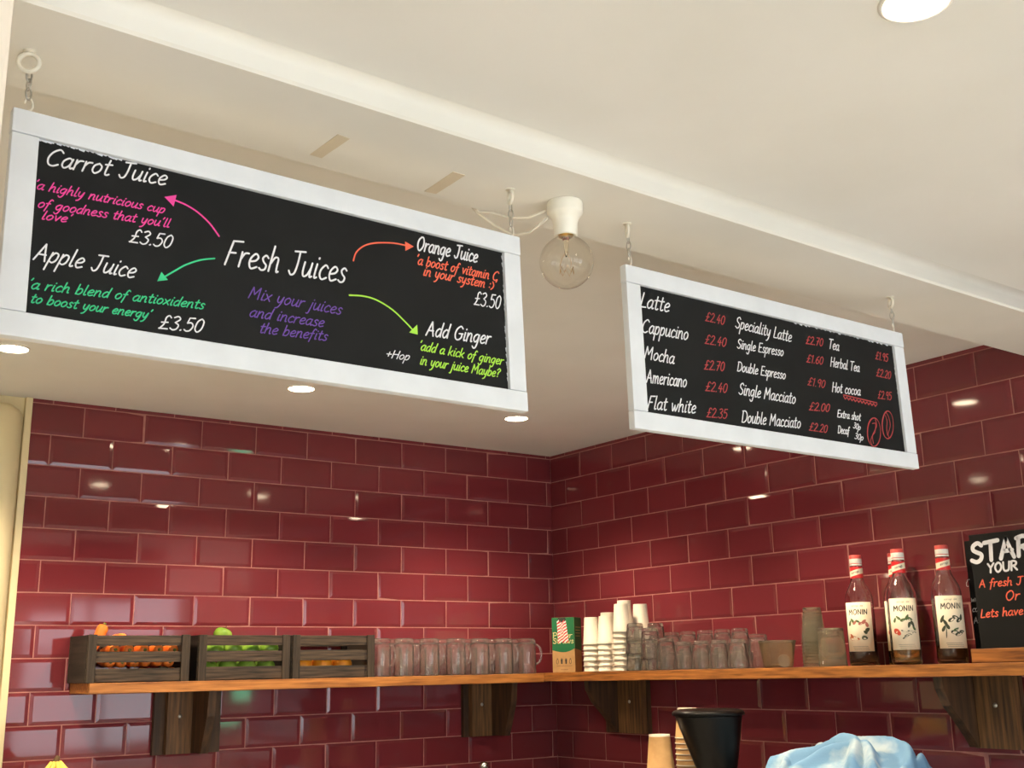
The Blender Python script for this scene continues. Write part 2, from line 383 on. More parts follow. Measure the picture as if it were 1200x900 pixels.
def ribbon(mb, pts, width, fn, thick=0.0005, mi=0):
    """a pen line of the given width laid on a surface: fn(u, v, height) gives the point in space"""
    n = len(pts)
    if n < 2: return
    for i in range(1, n-1):                    # a sharp corner starts a fresh stroke
        ax_, ay_ = pts[i][0]-pts[i-1][0], pts[i][1]-pts[i-1][1]; bx_, by_ = pts[i+1][0]-pts[i][0], pts[i+1][1]-pts[i][1]
        if ax_*bx_+ay_*by_ < 0.5*math.hypot(ax_, ay_)*math.hypot(bx_, by_):
            ribbon(mb, pts[:i+1], width, fn, thick, mi); ribbon(mb, pts[i:], width, fn, thick, mi); return
    h = width/2
    q = []
    for i in range(n):
        a, b = pts[max(i-1, 0)], pts[min(i+1, n-1)]
        d = math.hypot(b[0]-a[0], b[1]-a[1]) or 1e-9
        q.append((-(b[1]-a[1])/d, (b[0]-a[0])/d))
    vs = []
    for (x, y), (nx, ny) in zip(pts, q):
        vs += [fn(x+nx*h, y+ny*h, thick), fn(x-nx*h, y-ny*h, thick), fn(x+nx*h, y+ny*h, 0), fn(x-nx*h, y-ny*h, 0)]
    fs = []
    for i in range(n-1):
        a, b = i*4, i*4+4
        fs += [(a, b, b+1, a+1), (a, a+2, b+2, b), (a+1, b+1, b+3, a+3)]
    mb.add(vs, fs, mi)
    for (x, y) in (pts[0], pts[-1]):          # round pen ends
        ring = [fn(x+h*math.cos(2*PI*k/8), y+h*math.sin(2*PI*k/8), thick*1.02) for k in range(8)]
        ring0 = [fn(x+h*math.cos(2*PI*k/8), y+h*math.sin(2*PI*k/8), 0) for k in range(8)]
        mb.add(ring+ring0, [tuple(range(8))]+[(k, (k+1) % 8, 8+(k+1) % 8, 8+k) for k in range(8)], mi)
def write(mb, text, u0, v0, u1, v1, xh, width, fn, mi=0, slant=0.22, thick=0.0005):
    st, L = glyphs(text, slant)
    lo = min(p[0] for s_ in st for p in s_); L = max(p[0] for s_ in st for p in s_)-lo
    st = [[(x-lo, y) for x, y in s_] for s_ in st]
    dx, dy = u1-u0, v1-v0; ln = math.hypot(dx, dy); ex = (dx/ln, dy/ln); ey = (-ex[1], ex[0])
    sx = ln/L
    for s_ in st:
        ribbon(mb, [(u0+ex[0]*x*sx+ey[0]*y*xh, v0+ex[1]*x*sx+ey[1]*y*xh) for x, y in s_], width, fn, thick, mi)
def flat_poly(mb, pts, fn, thick=0.0005, mi=0):
    n = len(pts)
    vs = [fn(x, y, thick) for x, y in pts]+[fn(x, y, 0) for x, y in pts]
    mb.add(vs, [tuple(range(n))]+[(i, (i+1) % n, n+(i+1) % n, n+i) for i in range(n)], mi)

# ------------------------------------------------------------------ what is written on the two boards, in metres on each board
# (phrase, start u, start v, end u, end v, x-height, ink, pen width)
T1= [
('Carrot Juice', -0.3547, 0.0851, -0.1986, 0.0958, 0.0146, 'white', 0.0034),
("'a highly nutricious cup", -0.3653, 0.049, -0.2005, 0.0541, 0.0094, 'pink', 0.0024),
("of goodness that you'll", -0.3622, 0.0245, -0.1909, 0.0356, 0.0094, 'pink', 0.0024),
("love'", -0.3565, 0.0095, -0.3184, 0.013, 0.0086, 'pink', 0.0024),
('£3.50', -0.2461, 0.0027, -0.1871, 0.0059, 0.0119, 'white', 0.0029),
('Apple Juice', -0.3636, -0.0463, -0.2354, -0.0466, 0.0141, 'white', 0.0032),
("'a rich blend of antioxidents", -0.363, -0.0851, -0.1401, -0.0721, 0.0099, 'green', 0.0025),
("to boost your energy'", -0.3618, -0.1029, -0.2105, -0.0983, 0.0091, 'green', 0.0025),
('£3.50', -0.2021, -0.1099, -0.1397, -0.1055, 0.0118, 'white', 0.0029),
('Fresh Juices', -0.1136, -0.0017, 0.078, 0.0078, 0.0231, 'white', 0.0041),
('Mix your juices', -0.0778, -0.044, 0.0693, -0.0433, 0.0133, 'purple', 0.0024),
('and increase', -0.0748, -0.0711, 0.04, -0.0673, 0.012, 'purple', 0.0024),
('the benefits', -0.0585, -0.092, 0.046, -0.0872, 0.0114, 'purple', 0.0024),
('Orange Juice', 0.2034, 0.0878, 0.3184, 0.09, 0.0142, 'white', 0.0038),
("'a boost of vitamin C", 0.2032, 0.0634, 0.3601, 0.0662, 0.0122, 'orange', 0.003),
("in your system :)'", 0.213, 0.0472, 0.3558, 0.0498, 0.0122, 'orange', 0.003),
('£3.50', 0.3077, 0.0159, 0.3623, 0.0176, 0.0144, 'white', 0.003),
('Add Ginger', 0.2142, -0.0509, 0.339, -0.0466, 0.014, 'white', 0.0036),
("'add a kick of ginger", 0.2048, -0.0767, 0.3621, -0.0775, 0.0113, 'lime', 0.0028),
('in your juice Maybe?', 0.2028, -0.0995, 0.3546, -0.0994, 0.0112, 'lime', 0.0028),
('+Hop', 0.1443, -0.0974, 0.1839, -0.0962, 0.0076, 'white', 0.0022)]
T2= [
('Latte', -0.3656, 0.0782, -0.2929, 0.0803, 0.017, 'white', 0.0039),
('Cappucino', -0.3641, 0.0303, -0.2511, 0.0332, 0.0154, 'white', 0.0036),
('Mocha', -0.3646, -0.0187, -0.2904, -0.0185, 0.0145, 'white', 0.0035),
('Americano', -0.3635, -0.0627, -0.2638, -0.0588, 0.0145, 'white', 0.0035),
('Flat white', -0.3647, -0.1106, -0.2447, -0.1054, 0.0144, 'white', 0.0035),
('£2.40', -0.2023, 0.0792, -0.1492, 0.0796, 0.0113, 'red', 0.0027),
('£2.40', -0.2086, 0.0333, -0.1495, 0.0358, 0.0112, 'red', 0.0027),
('£2.70', -0.2155, -0.0177, -0.1596, -0.0134, 0.0111, 'red', 0.0027),
('£2.40', -0.2167, -0.0591, -0.1569, -0.0554, 0.0111, 'red', 0.0027),
('£2.35', -0.2191, -0.1092, -0.1612, -0.1056, 0.011, 'red', 0.0027),
('Speciality Latte', -0.1213, 0.0791, 0.0391, 0.0752, 0.0142, 'white', 0.0033),
('Single Espresso', -0.1215, 0.0379, 0.01, 0.0414, 0.0116, 'white', 0.003),
('Double Espresso', -0.1269, -0.0082, 0.0097, -0.0062, 0.0115, 'white', 0.003),
('Single Macciato', -0.1277, -0.0541, 0.0323, -0.0535, 0.0139, 'white', 0.0033),
('Double Macciato', -0.1265, -0.1082, 0.0406, -0.1017, 0.0138, 'white', 0.0033),
('£2.70', 0.082, 0.0787, 0.1371, 0.0814, 0.0104, 'red', 0.0028),
('£1.60', 0.078, 0.0392, 0.1314, 0.0414, 0.0103, 'red', 0.0028),
('£1.90', 0.0742, -0.009, 0.1295, -0.0084, 0.0103, 'red', 0.0027),
('£2.00', 0.0708, -0.0611, 0.1366, -0.0571, 0.0102, 'red', 0.0027),
('£2.20', 0.0646, -0.103, 0.1218, -0.1024, 0.0101, 'red', 0.0027),
('Tea', 0.1564, 0.0798, 0.1861, 0.079, 0.0132, 'white', 0.0033),
('Herbal Tea', 0.1522, 0.0413, 0.2463, 0.0422, 0.0123, 'white', 0.003),
('Hot cocoa', 0.1489, -0.0131, 0.2407, -0.0094, 0.0122, 'white', 0.0031),
('Extra shot', 0.1568, -0.0653, 0.2325, -0.0646, 0.0096, 'white', 0.0028),
('30p', 0.2034, -0.0826, 0.2261, -0.0857, 0.0078, 'white', 0.0024),
('Decaf', 0.1529, -0.099, 0.1921, -0.0984, 0.0095, 'white', 0.0026),
('30p', 0.2042, -0.1051, 0.2318, -0.1067, 0.0078, 'white', 0.0024),
('£1.95', 0.3052, 0.0795, 0.3512, 0.0794, 0.0109, 'red', 0.0029),
('£2.20', 0.3011, 0.0411, 0.3525, 0.0408, 0.0109, 'red', 0.0029),
('£2.95', 0.2975, -0.0086, 0.3475, -0.0061, 0.0108, 'red', 0.0027)]
ARROWS= [
('pink', [(-0.123, 0.0384),
(-0.137, 0.0543),
(-0.1546, 0.0669),
(-0.1718, 0.0739),
(-0.1887, 0.0773)], [(-0.2017, 0.0784),
(-0.1853, 0.0852),
(-0.1888, 0.0674)]),
('green', [(-0.1286, 0.004),
(-0.1486, -0.0025),
(-0.1688, -0.0136),
(-0.1831, -0.0249),
(-0.1965, -0.0359)], [(-0.2069, -0.0448),
(-0.2017, -0.0306),
(-0.1927, -0.0401)]),
('orange', [(0.0884, 0.0458),
(0.093, 0.0596),
(0.1045, 0.072),
(0.1207, 0.0807),
(0.1418, 0.0866),
(0.1632, 0.09),
(0.1825, 0.0906)], [(0.1802, 0.0968),
(0.1956, 0.0917),
(0.1803, 0.0813)]),
('lime', [(0.0813, -0.0105),
(0.1037, -0.0076),
(0.1265, -0.0093),
(0.1541, -0.0196),
(0.1772, -0.0356),
(0.1903, -0.0462)], [(0.184, -0.0515),
(0.1992, -0.0524),
(0.1987, -0.0367)])]
BEANS= [[
(0.2925, -0.0817),
(0.2886, -0.0937),
(0.2819, -0.1042),
(0.2734, -0.1116),
(0.2644, -0.1148),
(0.2563, -0.1134),
(0.2503, -0.1075),
(0.2473, -0.0981),
(0.2476, -0.0865),
(0.2514, -0.0746),
(0.258, -0.064),
(0.2664, -0.0565),
(0.2755, -0.0531),
(0.2837, -0.0545),
(0.2898, -0.0604),
(0.2929, -0.07),
(0.2925, -0.0817)], [(0.2788, -0.0541),
(0.2815, -0.0695),
(0.2681, -0.0865),
(0.2562, -0.1033),
(0.2586, -0.1128)], [(0.2683, -0.0665),
(0.2788, -0.0653),
(0.2734, -0.0837),
(0.2634, -0.0937),
(0.2641, -0.1091)], [(0.3392, -0.0607),
(0.3355, -0.0726),
(0.3294, -0.0829),
(0.3219, -0.0902),
(0.314, -0.0933),
(0.3071, -0.0917),
(0.3021, -0.0859),
(0.2997, -0.0765),
(0.3004, -0.0651),
(0.304, -0.0533),
(0.31, -0.0429),
(0.3175, -0.0355),
(0.3254, -0.0323),
(0.3324, -0.0338),
(0.3376, -0.0397),
(0.3399, -0.0492),
(0.3392, -0.0607)], [(0.3191, -0.0358),
(0.3263, -0.0463),
(0.3279, -0.0643),
(0.3173, -0.0835),
(0.3193, -0.0914)], [(0.3156, -0.043),
(0.3188, -0.0562),
(0.3148, -0.0702),
(0.3147, -0.086)]]
SCRIB= [
(0.1835, -0.0184),
(0.1878, -0.024),
(0.194, -0.0188),
(0.1984, -0.0244),
(0.2046, -0.0191),
(0.209, -0.0247),
(0.2153, -0.0195),
(0.2197, -0.0251),
(0.226, -0.0198),
(0.2305, -0.0255),
(0.2368, -0.0202),
(0.2413, -0.0258),
(0.2476, -0.0205),
(0.2521, -0.0262),
(0.2585, -0.0208),
(0.263, -0.0265),
(0.2695, -0.0212),
(0.274, -0.0269),
(0.2804, -0.0215),
(0.285, -0.0273),
(0.2915, -0.0219)]
S1C, S1X, S1Y = [-2.2858, -2.398, 2.0739], [0.9997, 0.025, 0.0005], [-0.0016, 0.0443, 0.999]
S2C, S2X, S2Y = [-1.2463, -2.381, 2.0724], [1.0, 0.0045, -0.0032], [0.0031, 0.0262, 0.9997]

# ================================================================== THE SETTING
ZL, ROW, TW = 2.387, 0.101, 0.20183        # top grout line, row height, tile length
DL, ER = 0.12005, 0.50215                  # where the bond starts at the room corner
ZC = 2.400                                 # ceiling over the counter
ZF = 2.345                                 # ceiling over the customers
ZB = 2.304                                 # underside of the dropped beam
def beam_front(x): return 0.0248*x-2.4564
def beam_back(x): return 0.0221*x-2.2427

def tiled_wall(name, length, offA, offB, z_bottom, place, backing):
    """a wall of glazed bevelled tiles in running bond; place(d, h, z): d along the wall, h out of it"""
    mb = MB(); g = 0.0017; bev = 0.0105; shades = []
    rnd = random.Random(len(name)*31)
    rows = int((ZL-z_bottom)/ROW)+1
    for k in range(0, rows+1):
        z1 = ZL-(k-1)*ROW; z0 = ZL-k*ROW
        if k == 0: z1 = ZC+0.002
        z0 = max(z0, z_bottom)
        off = offA if k % 2 == 1 else offB
        d = off*TW-TW*math.ceil(off)
        while d < length:
            a, b = max(d, 0.0), min(d+TW, length); d += TW
            if b-a < 0.008: continue
            A, B, C, D = a+g, b-g, z0+g, z1-g
            if k == 0: D = z1
            bx = min(bev, (B-A)*0.3); bz = min(bev, (D-C)*0.3)
            cut_l, cut_r = a == 0.0, b == length
            t1 = rnd.gauss(0, 0.0045); t2 = rnd.gauss(0, 0.0055)
            cx, cz = (A+B)/2, (C+D)/2
            def P(x, y, h): return place(x, h+(x-cx)*t1+(y-cz)*t2, y)
            lo, hi = 0.0006, 0.0024
            if k == 0: hi = lo+0.0004
            xi0 = A if cut_l else A+bx; xi1 = B if cut_r else B-bx
            vs = [P(A, C, 0), P(B, C, 0), P(B, D, 0), P(A, D, 0), P(A, C, lo), P(B, C, lo), P(B, D, lo), P(A, D, lo),
                  P(xi0, C+bz, hi), P(xi1, C+bz, hi), P(xi1, D-bz, hi), P(xi0, D-bz, hi)]
            fs = [(8, 9, 10, 11), (4, 5, 9, 8), (5, 6, 10, 9), (6, 7, 11, 10), (7, 4, 8, 11), (0, 1, 5, 4), (1, 2, 6, 5), (2, 3, 7, 6), (3, 0, 4, 7)]
            mb.add(vs, fs, 0); shades += [rnd.random()]*12
    backing(mb)
    shades += [0.5]*(len(mb.v)-len(shades))
    o = mb.build(name, [M_TILE, M_GROUT, M_CREAM])
    at = o.data.attributes.new('shade', 'FLOAT', 'POINT'); at.data.foreach_set('value', shades)
    return struct(o)
WALL_L = 2.108
def back_l(mb):
    mb.box(-WALL_L, 0.0, 0.0, 0.12, 0.0, 2.6, 1)
    mb.box(-4.6, -WALL_L, 0.006, 0.12, 0.0, 2.6, 2)
tiled_wall('wall_back', WALL_L, DL+0.5, DL, 0.5, lambda d, h, z: (-d, -h, z), back_l)
def back_r(mb):
    mb.box(0.0, 0.12, -3.2, 0.12, 0.0, 2.6, 1)
tiled_wall('wall_right', 3.2, ER+0.5, ER, 0.5, lambda d, h, z: (-h, -d, z), back_r)

mb = MB(); mb.box(-4.72, -4.6, FRONT_Y-0.12, 0.12, 0, 2.6); struct(mb.build('wall_left', M_WALLW))
mb = MB(); mb.box(0.12, 2.6, -3.2, -3.08, 0, 2.6); mb.box(2.5, 2.62, FRONT_Y-0.12, -3.08, 0, 2.6); struct(mb.build('wall_side', M_WALLW))
mb = MB()                                   # wall with the shop windows, behind the photographer
mb.box(-4.72, 2.62, FRONT_Y-0.14, FRONT_Y-0.02, 0, WIN_Z0); mb.box(-4.72, 2.62, FRONT_Y-0.14, FRONT_Y-0.02, WIN_Z1, 2.6)
edges = [-4.72]+[e for w in WINDOWS for e in w]+[2.62]
for i in range(0, len(edges), 2): mb.box(edges[i], edges[i+1], FRONT_Y-0.14, FRONT_Y-0.02, WIN_Z0, WIN_Z1)
struct(mb.build('wall_front', M_WALLW))
for i, (a, b) in enumerate(WINDOWS):
    mb = MB(); w = 0.05; y0, y1 = FRONT_Y-0.03, FRONT_Y+0.02
    mb.box(a, b, y0, y1, WIN_Z0, WIN_Z0+w); mb.box(a, b, y0, y1, WIN_Z1-w, WIN_Z1)
    mb.box(a, a+w, y0, y1, WIN_Z0+w, WIN_Z1-w); mb.box(b-w, b, y0, y1, WIN_Z0+w, WIN_Z1-w)
    mb.box((a+b)/2-0.025, (a+b)/2+0.025, y0, y1, WIN_Z0+w, WIN_Z1-w)
    mb.box(a+w, (a+b)/2-0.025, y0, y1, 1.72, 1.76); mb.box((a+b)/2+0.025, b-w, y0, y1, 1.72, 1.76)
    o = struct(mb.build('window_%d' % (i+1), M_FRAME))
    mb = MB(); mb.box(a, b, FRONT_Y-0.10, FRONT_Y-0.094, WIN_Z0, WIN_Z1); mb.build('pane', M_PANE, o)
mb = MB(); mb.box(-4.72, 2.62, FRONT_Y-0.14, 0.12, -0.1, 0.0); struct(mb.build('floor', M_FLOOR))
mb = MB()                                   # two ceilings, higher over the counter, lower over the customers
mb.prism([(-4.72, beam_back(-4.72)-0.02), (2.62, beam_back(2.62)-0.02), (2.62, 0.12), (-4.72, 0.12)], 2, ZC, ZC+0.08)
mb.prism([(-4.72, FRONT_Y-0.14), (2.62, FRONT_Y-0.14), (2.62, beam_front(2.62)+0.02), (-4.72, beam_front(-4.72)+0.02)], 2, ZF, ZF+0.1)
struct(mb.build('ceiling', M_CEIL))
mb = MB()                                   # dropped beam, with a soft plastered fillet where its face meets the ceiling
xs = (-4.72, 0.0)
prof = []
for x in xs:
    f, b = beam_front(x), beam_back(x)
    p = [(b, ZB), (b, ZC+0.06), (f, ZC+0.06), (f, ZF+0.02)]
    for k in range(13):
        a = PI/2*k/12; p.append((f-0.022+0.022*math.sin(a), ZF+0.0005-0.016*(1-math.cos(a))))
    p += [(f, ZB+0.004), (f+0.004, ZB)]
    prof.append(p)
n = len(prof[0])
mb.add([(xs[0], y, z) for y, z in prof[0]]+[(xs[1], y, z) for y, z in prof[1]],
       [tuple(range(n)), tuple(range(n, 2*n))[::-1]]+[(i, (i+1) % n, n+(i+1) % n, n+i) for i in range(n)])
mb.sm = [3 < i < n for i in range(len(mb.f))]
struct(mb.build('trim_1', M_BEAM))
mb = MB(); mb.box(-WALL_L-0.022, -WALL_L, -0.012, 0.01, 0.0, ZC, bev=0.003); struct(mb.build('trim_2', M_CREAM))
mb = MB()                                   # boxed-in pipe with a rounded head beside the tiles
mb.lathe([(0, 2.372), (0.03, 2.368), (0.055, 2.352), (0.066, 2.33), (0.066, 0.0), (0, 0.0)], 32, c=(-2.20, 0.0, 0))
struct(mb.build('trim_3', M_CREAM))
mb = MB(); mb.box(-2.90, -2.7445, -2.66, -2.56, 0.0, ZF, bev=0.004); struct(mb.build('trim_4', M_TRIMW))

# ================================================================== LIGHTS IN THE CEILINGS
M_LAMP = mat('lamp_face', (255, 240, 214), emit=(1.0, 0.80, 0.55), estr=40.0)
M_RING = mat('white_ring', (238, 234, 226), rough=0.35)
def downlight(x, y, z, label, power, group=None, cone=125, r=0.042):
    t = thing('recessed_downlight', label, 'ceiling light', (x, y, z), group=group)
    mb = MB(); mb.lathe([(r+0.004, 0.0), (r+0.004, -0.002), (r, -0.004), (r-0.002, -0.003), (r-0.002, 0.0)], 32); mb.build('trim_ring', M_RING, t)
    mb = MB(); mb.lathe([(0, -0.0035), (r*0.6, -0.0032), (r-0.002, -0.002), (r-0.002, -0.0005), (0, -0.0005)], 32); mb.build('lamp_face', M_LAMP, t)
    ld = bpy.data.lights.new('spot', 'SPOT'); ld.energy = power; ld.color = WARM
    ld.spot_size = math.radians(cone); ld.spot_blend = 0.7; ld.shadow_soft_size = 0.035
    lo = bpy.data.objects.new('spot', ld); COL.objects.link(lo); lo.parent = t; lo.location = (0, 0, -0.045)
    return t
downlight(-2.299, -0.585, ZC, 'small round recessed ceiling light under the left end of the juice board', SPOT_POWER)
downlight(-1.431, -0.572, ZC, 'small round recessed ceiling light below the middle of the juice board', SPOT_POWER)
downlight(-0.579, -0.559, ZC, 'small round recessed ceiling light at the right lower corner of the juice board', SPOT_POWER)
for x in (-2.3, -1.43): downlight(x, -1.55, ZC, 'round recessed ceiling light hidden behind the juice board', SPOT_POWER, 'downlights hidden behind the juice board')
downlight(-0.66, -1.56, ZC, 'round recessed ceiling light hidden behind the coffee board, mirrored in the tiles', SPOT_POWER)
downlight(-1.7585, -3.0795, ZF, 'bright round recessed light in the front ceiling, cut by the top edge', FRONT_SPOT_POWER, r=0.043)

# ================================================================== HANGING CHALKBOARDS
SW, SH, ST = 0.805, 0.3025, 0.016
def sign(C, ex, ey, label, texts, bw):
    ex = Vector(ex).normalized(); ey = (Vector(ey)-ex*ex.dot(Vector(ey))).normalized(); nn = ex.cross(ey)
    t = thing('hanging_chalkboard', label, 'chalkboard sign')
    t.matrix_world = Matrix.Translation(C) @ Matrix(((ex.x, -nn.x, ey.x, 0), (ex.y, -nn.y, ey.y, 0), (ex.z, -nn.z, ey.z, 0), (0, 0, 0, 1)))
    hw, hh = SW/2, SH/2; fz = 0.033
    for z0, z1 in ((hh-fz, hh), (-hh, -hh+0.0325)):
        mb = MB(); mb.box(-hw, hw, 0, ST, z0, z1, bev=0.0018); mb.build('rail', M_FRAME, t)
    for x0, x1 in ((-hw+0.0008, -hw+0.034), (hw-0.034, hw-0.0008)):
        mb = MB(); mb.box(x0, x1, 0.0008, ST, -hh+0.0331, hh-fz-0.0006, bev=0.0015); mb.build('stile', M_FRAME, t)
    mb = MB(); mb.box(-hw+0.03, hw-0.03, 0.007, 0.013, -hh+0.029, hh-0.029); mb.build('blackboard', M_BLACK, t)
    # ragged black paint edge along the top and right inside of the frame
    fn = lambda u, v, h: (u, 0.0069-h, v)
    for (tx, u0, v0, u1, v1, xh, ink, w) in texts:
        if ink != 'white' and tx[0] != '£': xh *= 0.80
        mb = MB(); write(mb, tx, u0, v0, u1, v1, xh, w*0.64, fn, slant=0.32); o = mb.build('writing', INK[ink], t); o['label'] = ink+' chalk pen handwriting'
    return t, fn
SIGN1, fn1 = sign(S1C, S1X, S1Y, 'white framed hanging chalkboard listing fresh juices in coloured chalk', T1, 0.742)
for ink, line, head in ARROWS:
    mb = MB(); ribbon(mb, spline(line, 5), 0.0022, fn1); flat_poly(mb, head, fn1)
    o = mb.build('arrow', INK[ink], SIGN1); o['label'] = ink+' chalk arrow'
SIGN2, fn2 = sign(S2C, S2X, S2Y, 'white framed hanging chalkboard listing coffees and teas with red prices', T2, 0.742)
for i in (0, 3):
    mb = MB()
    for pts in BEANS[i:i+3]: ribbon(mb, spline(pts, 4), 0.0015, fn2)
    for pts in BEANS[i:i+1]: ribbon(mb, spline([(u*0.97+pts[4][0]*0.03+0.001, v-0.001) for u, v in pts], 4), 0.001, fn2)
    o = mb.build('coffee_bean_drawing', INK['red'], SIGN2); o['label'] = 'red chalk coffee bean drawing'
mb = MB(); ribbon(mb, SCRIB, 0.0022, fn2); ribbon(mb, [(u, v+0.003) for u, v in SCRIB[::2]], 0.002, fn2)
o = mb.build('writing', INK['red'], SIGN2); o['label'] = 'tiny red scribbled note'
# flecks of bare white where the black paint meets the frame
def flecks(par, pts, fn):
    r = random.Random(5)
    for (u0, v0, u1, v1, n) in pts:
        mb = MB()
        for k in range(n):
            a = (k+0.5*r.random())/n; u, v = u0+(u1-u0)*a, v0+(v1-v0)*a
            s = 0.0012+0.0022*r.random()
            if abs(u1-u0) > abs(v1-v0): q = [(u-s*2, v+0.003), (u+s*2, v+0.003), (u+s, v-s), (u-s, v-s*0.6)]
            else: q = [(u+0.003, v-s*2), (u+0.003, v+s*2), (u-s, v+s), (u-s*0.6, v-s)]
            flat_poly(mb, q, fn, 0.0003)
        mb.build('paint_flecks', M_FRAME, par)
flecks(SIGN1, [(-0.37, 0.1185, -0.26, 0.1185, 18), (0.3695, 0.11, 0.3695, -0.11, 22)], fn1)
flecks(SIGN2, [(0.05, 0.1185, 0.36, 0.1185, 20), (0.3695, 0.11, 0.3695, 0.0, 8)], fn2)

# ---- chains that carry the boards
def ring_pts(c, rx, rz, ax, n=20, a0=0.0, a1=2*PI):
    """ellipse standing upright; ax = horizontal direction of its plane"""
    return [(c[0]+ax[0]*rx*math.cos(a0+(a1-a0)*k/n), c[1]+ax[1]*rx*math.cos(a0+(a1-a0)*k/n), c[2]+rz*math.sin(a0+(a1-a0)*k/n)) for k in range(n+1)]
def chain(top, bottom, eye_ax, label, eye_r):
    L = Vector(bottom)-Vector(top)
    t = thing('hanging_chain', label, 'chain', top)
    mb = MB(); mb.tube([(0, 0, 0.012), (0, 0, -0.004)], 0.0026, 8)
    ez = -0.004-eye_r
    mb.tube(ring_pts((0, 0, ez), eye_r, eye_r, eye_ax)[:-1], 0.0031, 8, closed=True); mb.lathe([(0, 0.0), (0.008, 0.0), (0.008, -0.0015), (0, -0.0015)], 16)
    mb.build('screw_eye', M_WHITEMETAL, t)
    z_top = ez-eye_r+0.003; z_end = L.z+0.019
    nl = max(2, round((z_top-z_end)/0.0135)); stp = (z_top-z_end)/nl
    for k in range(nl):
        zc = z_top-stp*(k+0.5); f = (-zc)/(-L.z)
        ax = (0.9, 0.43) if k % 2 == 0 else (-0.43, 0.9)
        mb = MB(); mb.tube(ring_pts((L.x*f, L.y*f, zc), 0.0042, stp*0.5+0.0026, ax, 14)[:-1], 0.0012, 6, closed=True)
        mb.build('link', M_STEEL, t)
    mb = MB(); c = (L.x, L.y, L.z+0.012)
    mb.tube(ring_pts(c, 0.0062, 0.0085, (0.9, 0.43), 14, -PI*0.5, PI*1.05)+[], 0.0015, 6); mb.tube([(L.x, L.y, L.z+0.0036), (L.x, L.y, L.z-0.008)], 0.0015, 6)
    mb.build('hook', M_WHITEMETAL, t)
    return t
def sign_top(C, ex, ey, u):
    ex, ey = Vector(ex), Vector(ey); nn = ex.cross(ey); return tuple(Vector(C)+ex*u+ey*(SH/2)-nn*(ST/2))
chain((-2.6762, -2.4057, ZB), sign_top(S1C, S1X, S1Y, -0.383), (0.93, -0.36), 'chain with a large white ring holding up the left end of the juice board', 0.0125)
chain((-1.9056, -2.3865, ZB), sign_top(S1C, S1X, S1Y, 0.391), (0.35, 0.94), 'thin chain holding up the right end of the juice board, beside the bulb', 0.0105)
chain((-1.6391, -2.3781, ZB), sign_top(S2C, S2X, S2Y, -0.384), (0.55, 0.83), 'thin chain holding up the left end of the coffee board', 0.0105)
chain((-0.8647, -2.3682, ZB), sign_top(S2C, S2X, S2Y, 0.383), (0.5, 0.86), 'thin chain holding up the right end of the coffee board', 0.0105)

# ---- bare globe bulb under the beam
t = thing('globe_lamp', 'bare clear globe bulb in a white holder under the beam', 'ceiling lamp', (-1.793, -2.391, ZB))
mb = MB()
mb.lathe([(0, 0), (0.0305, 0), (0.0312, -0.002), (0.031, -0.019), (0.029, -0.0225), (0.0235, -0.030), (0.0208, -0.038), (0.0203, -0.060), (0.0188, -0.062), (0.0165, -0.062), (0.0165, -0.045), (0, -0.045)], 40)
mb.build('lampholder', M_PORC, t)
mb = MB(); mb.lathe([(0, -0.046), (0.0135, -0.046), (0.0135, -0.060), (0.012, -0.0625), (0, -0.0625)], 24); cap = mb.build('bulb_cap', M_BRASS, t)
R, zc = 0.0465, -0.1085
prof = [(0.0136, -0.0585), (0.0138, -0.0625)]
for k in range(1, 19):
    a = math.radians(18+(180-18)*k/18); prof.append((max(R*math.sin(a), 0), zc+R*math.cos(a)))
mb = MB(); mb.lathe(prof, 48)
gl = mb.build('globe', M_BULBTHIN, t)
mb = MB(); mb.lathe([(0, -0.064), (0.007, -0.064), (0.005, -0.075), (0.0035, -0.09), (0.002, -0.098), (0, -0.1)], 16); mb.build('stem', M_BULB, gl)
mb = MB()
for s in (-1, 1):
    mb.tube([(0.001*s, 0, -0.09), (0.010*s, 0, -0.105), (0.012*s, 0.004, -0.118)], 0.0004, 5)
fil = [(0.012*math.cos(a), 0.012*math.sin(a), -0.118-0.012*(k % 2)) for k, a in enumerate([2*PI*i/12 for i in range(13)])]
mb.tube(fil, 0.00045, 5); mb.build('filament', M_BRASS, gl)
t = thing('lamp_cable', 'white twin cable looping from the lampholder over the beam edge', 'cable', (-1.82, -2.372, ZB))
for pts in ([(-1.82, -2.372, 2.290), (-1.838, -2.345, 2.282), (-1.858, -2.317, 2.287), (-1.880, -2.296, 2.299), (-1.90, -2.282, 2.301), (-1.915, -2.278, 2.32), (-1.92, -2.279, 2.36)],
            [(-1.818, -2.374, 2.277), (-1.826, -2.335, 2.262), (-1.842, -2.304, 2.262), (-1.870, -2.288, 2.280), (-1.90, -2.2795, 2.300), (-1.905, -2.265, 2.318), (-1.906, -2.270, 2.36)]):
    mb = MB(); mb.tube([(x+1.82, y+2.372, z-ZB) for x, y, z in pts], 0.0024, 8); mb.build('strand', M_CABLE, t)
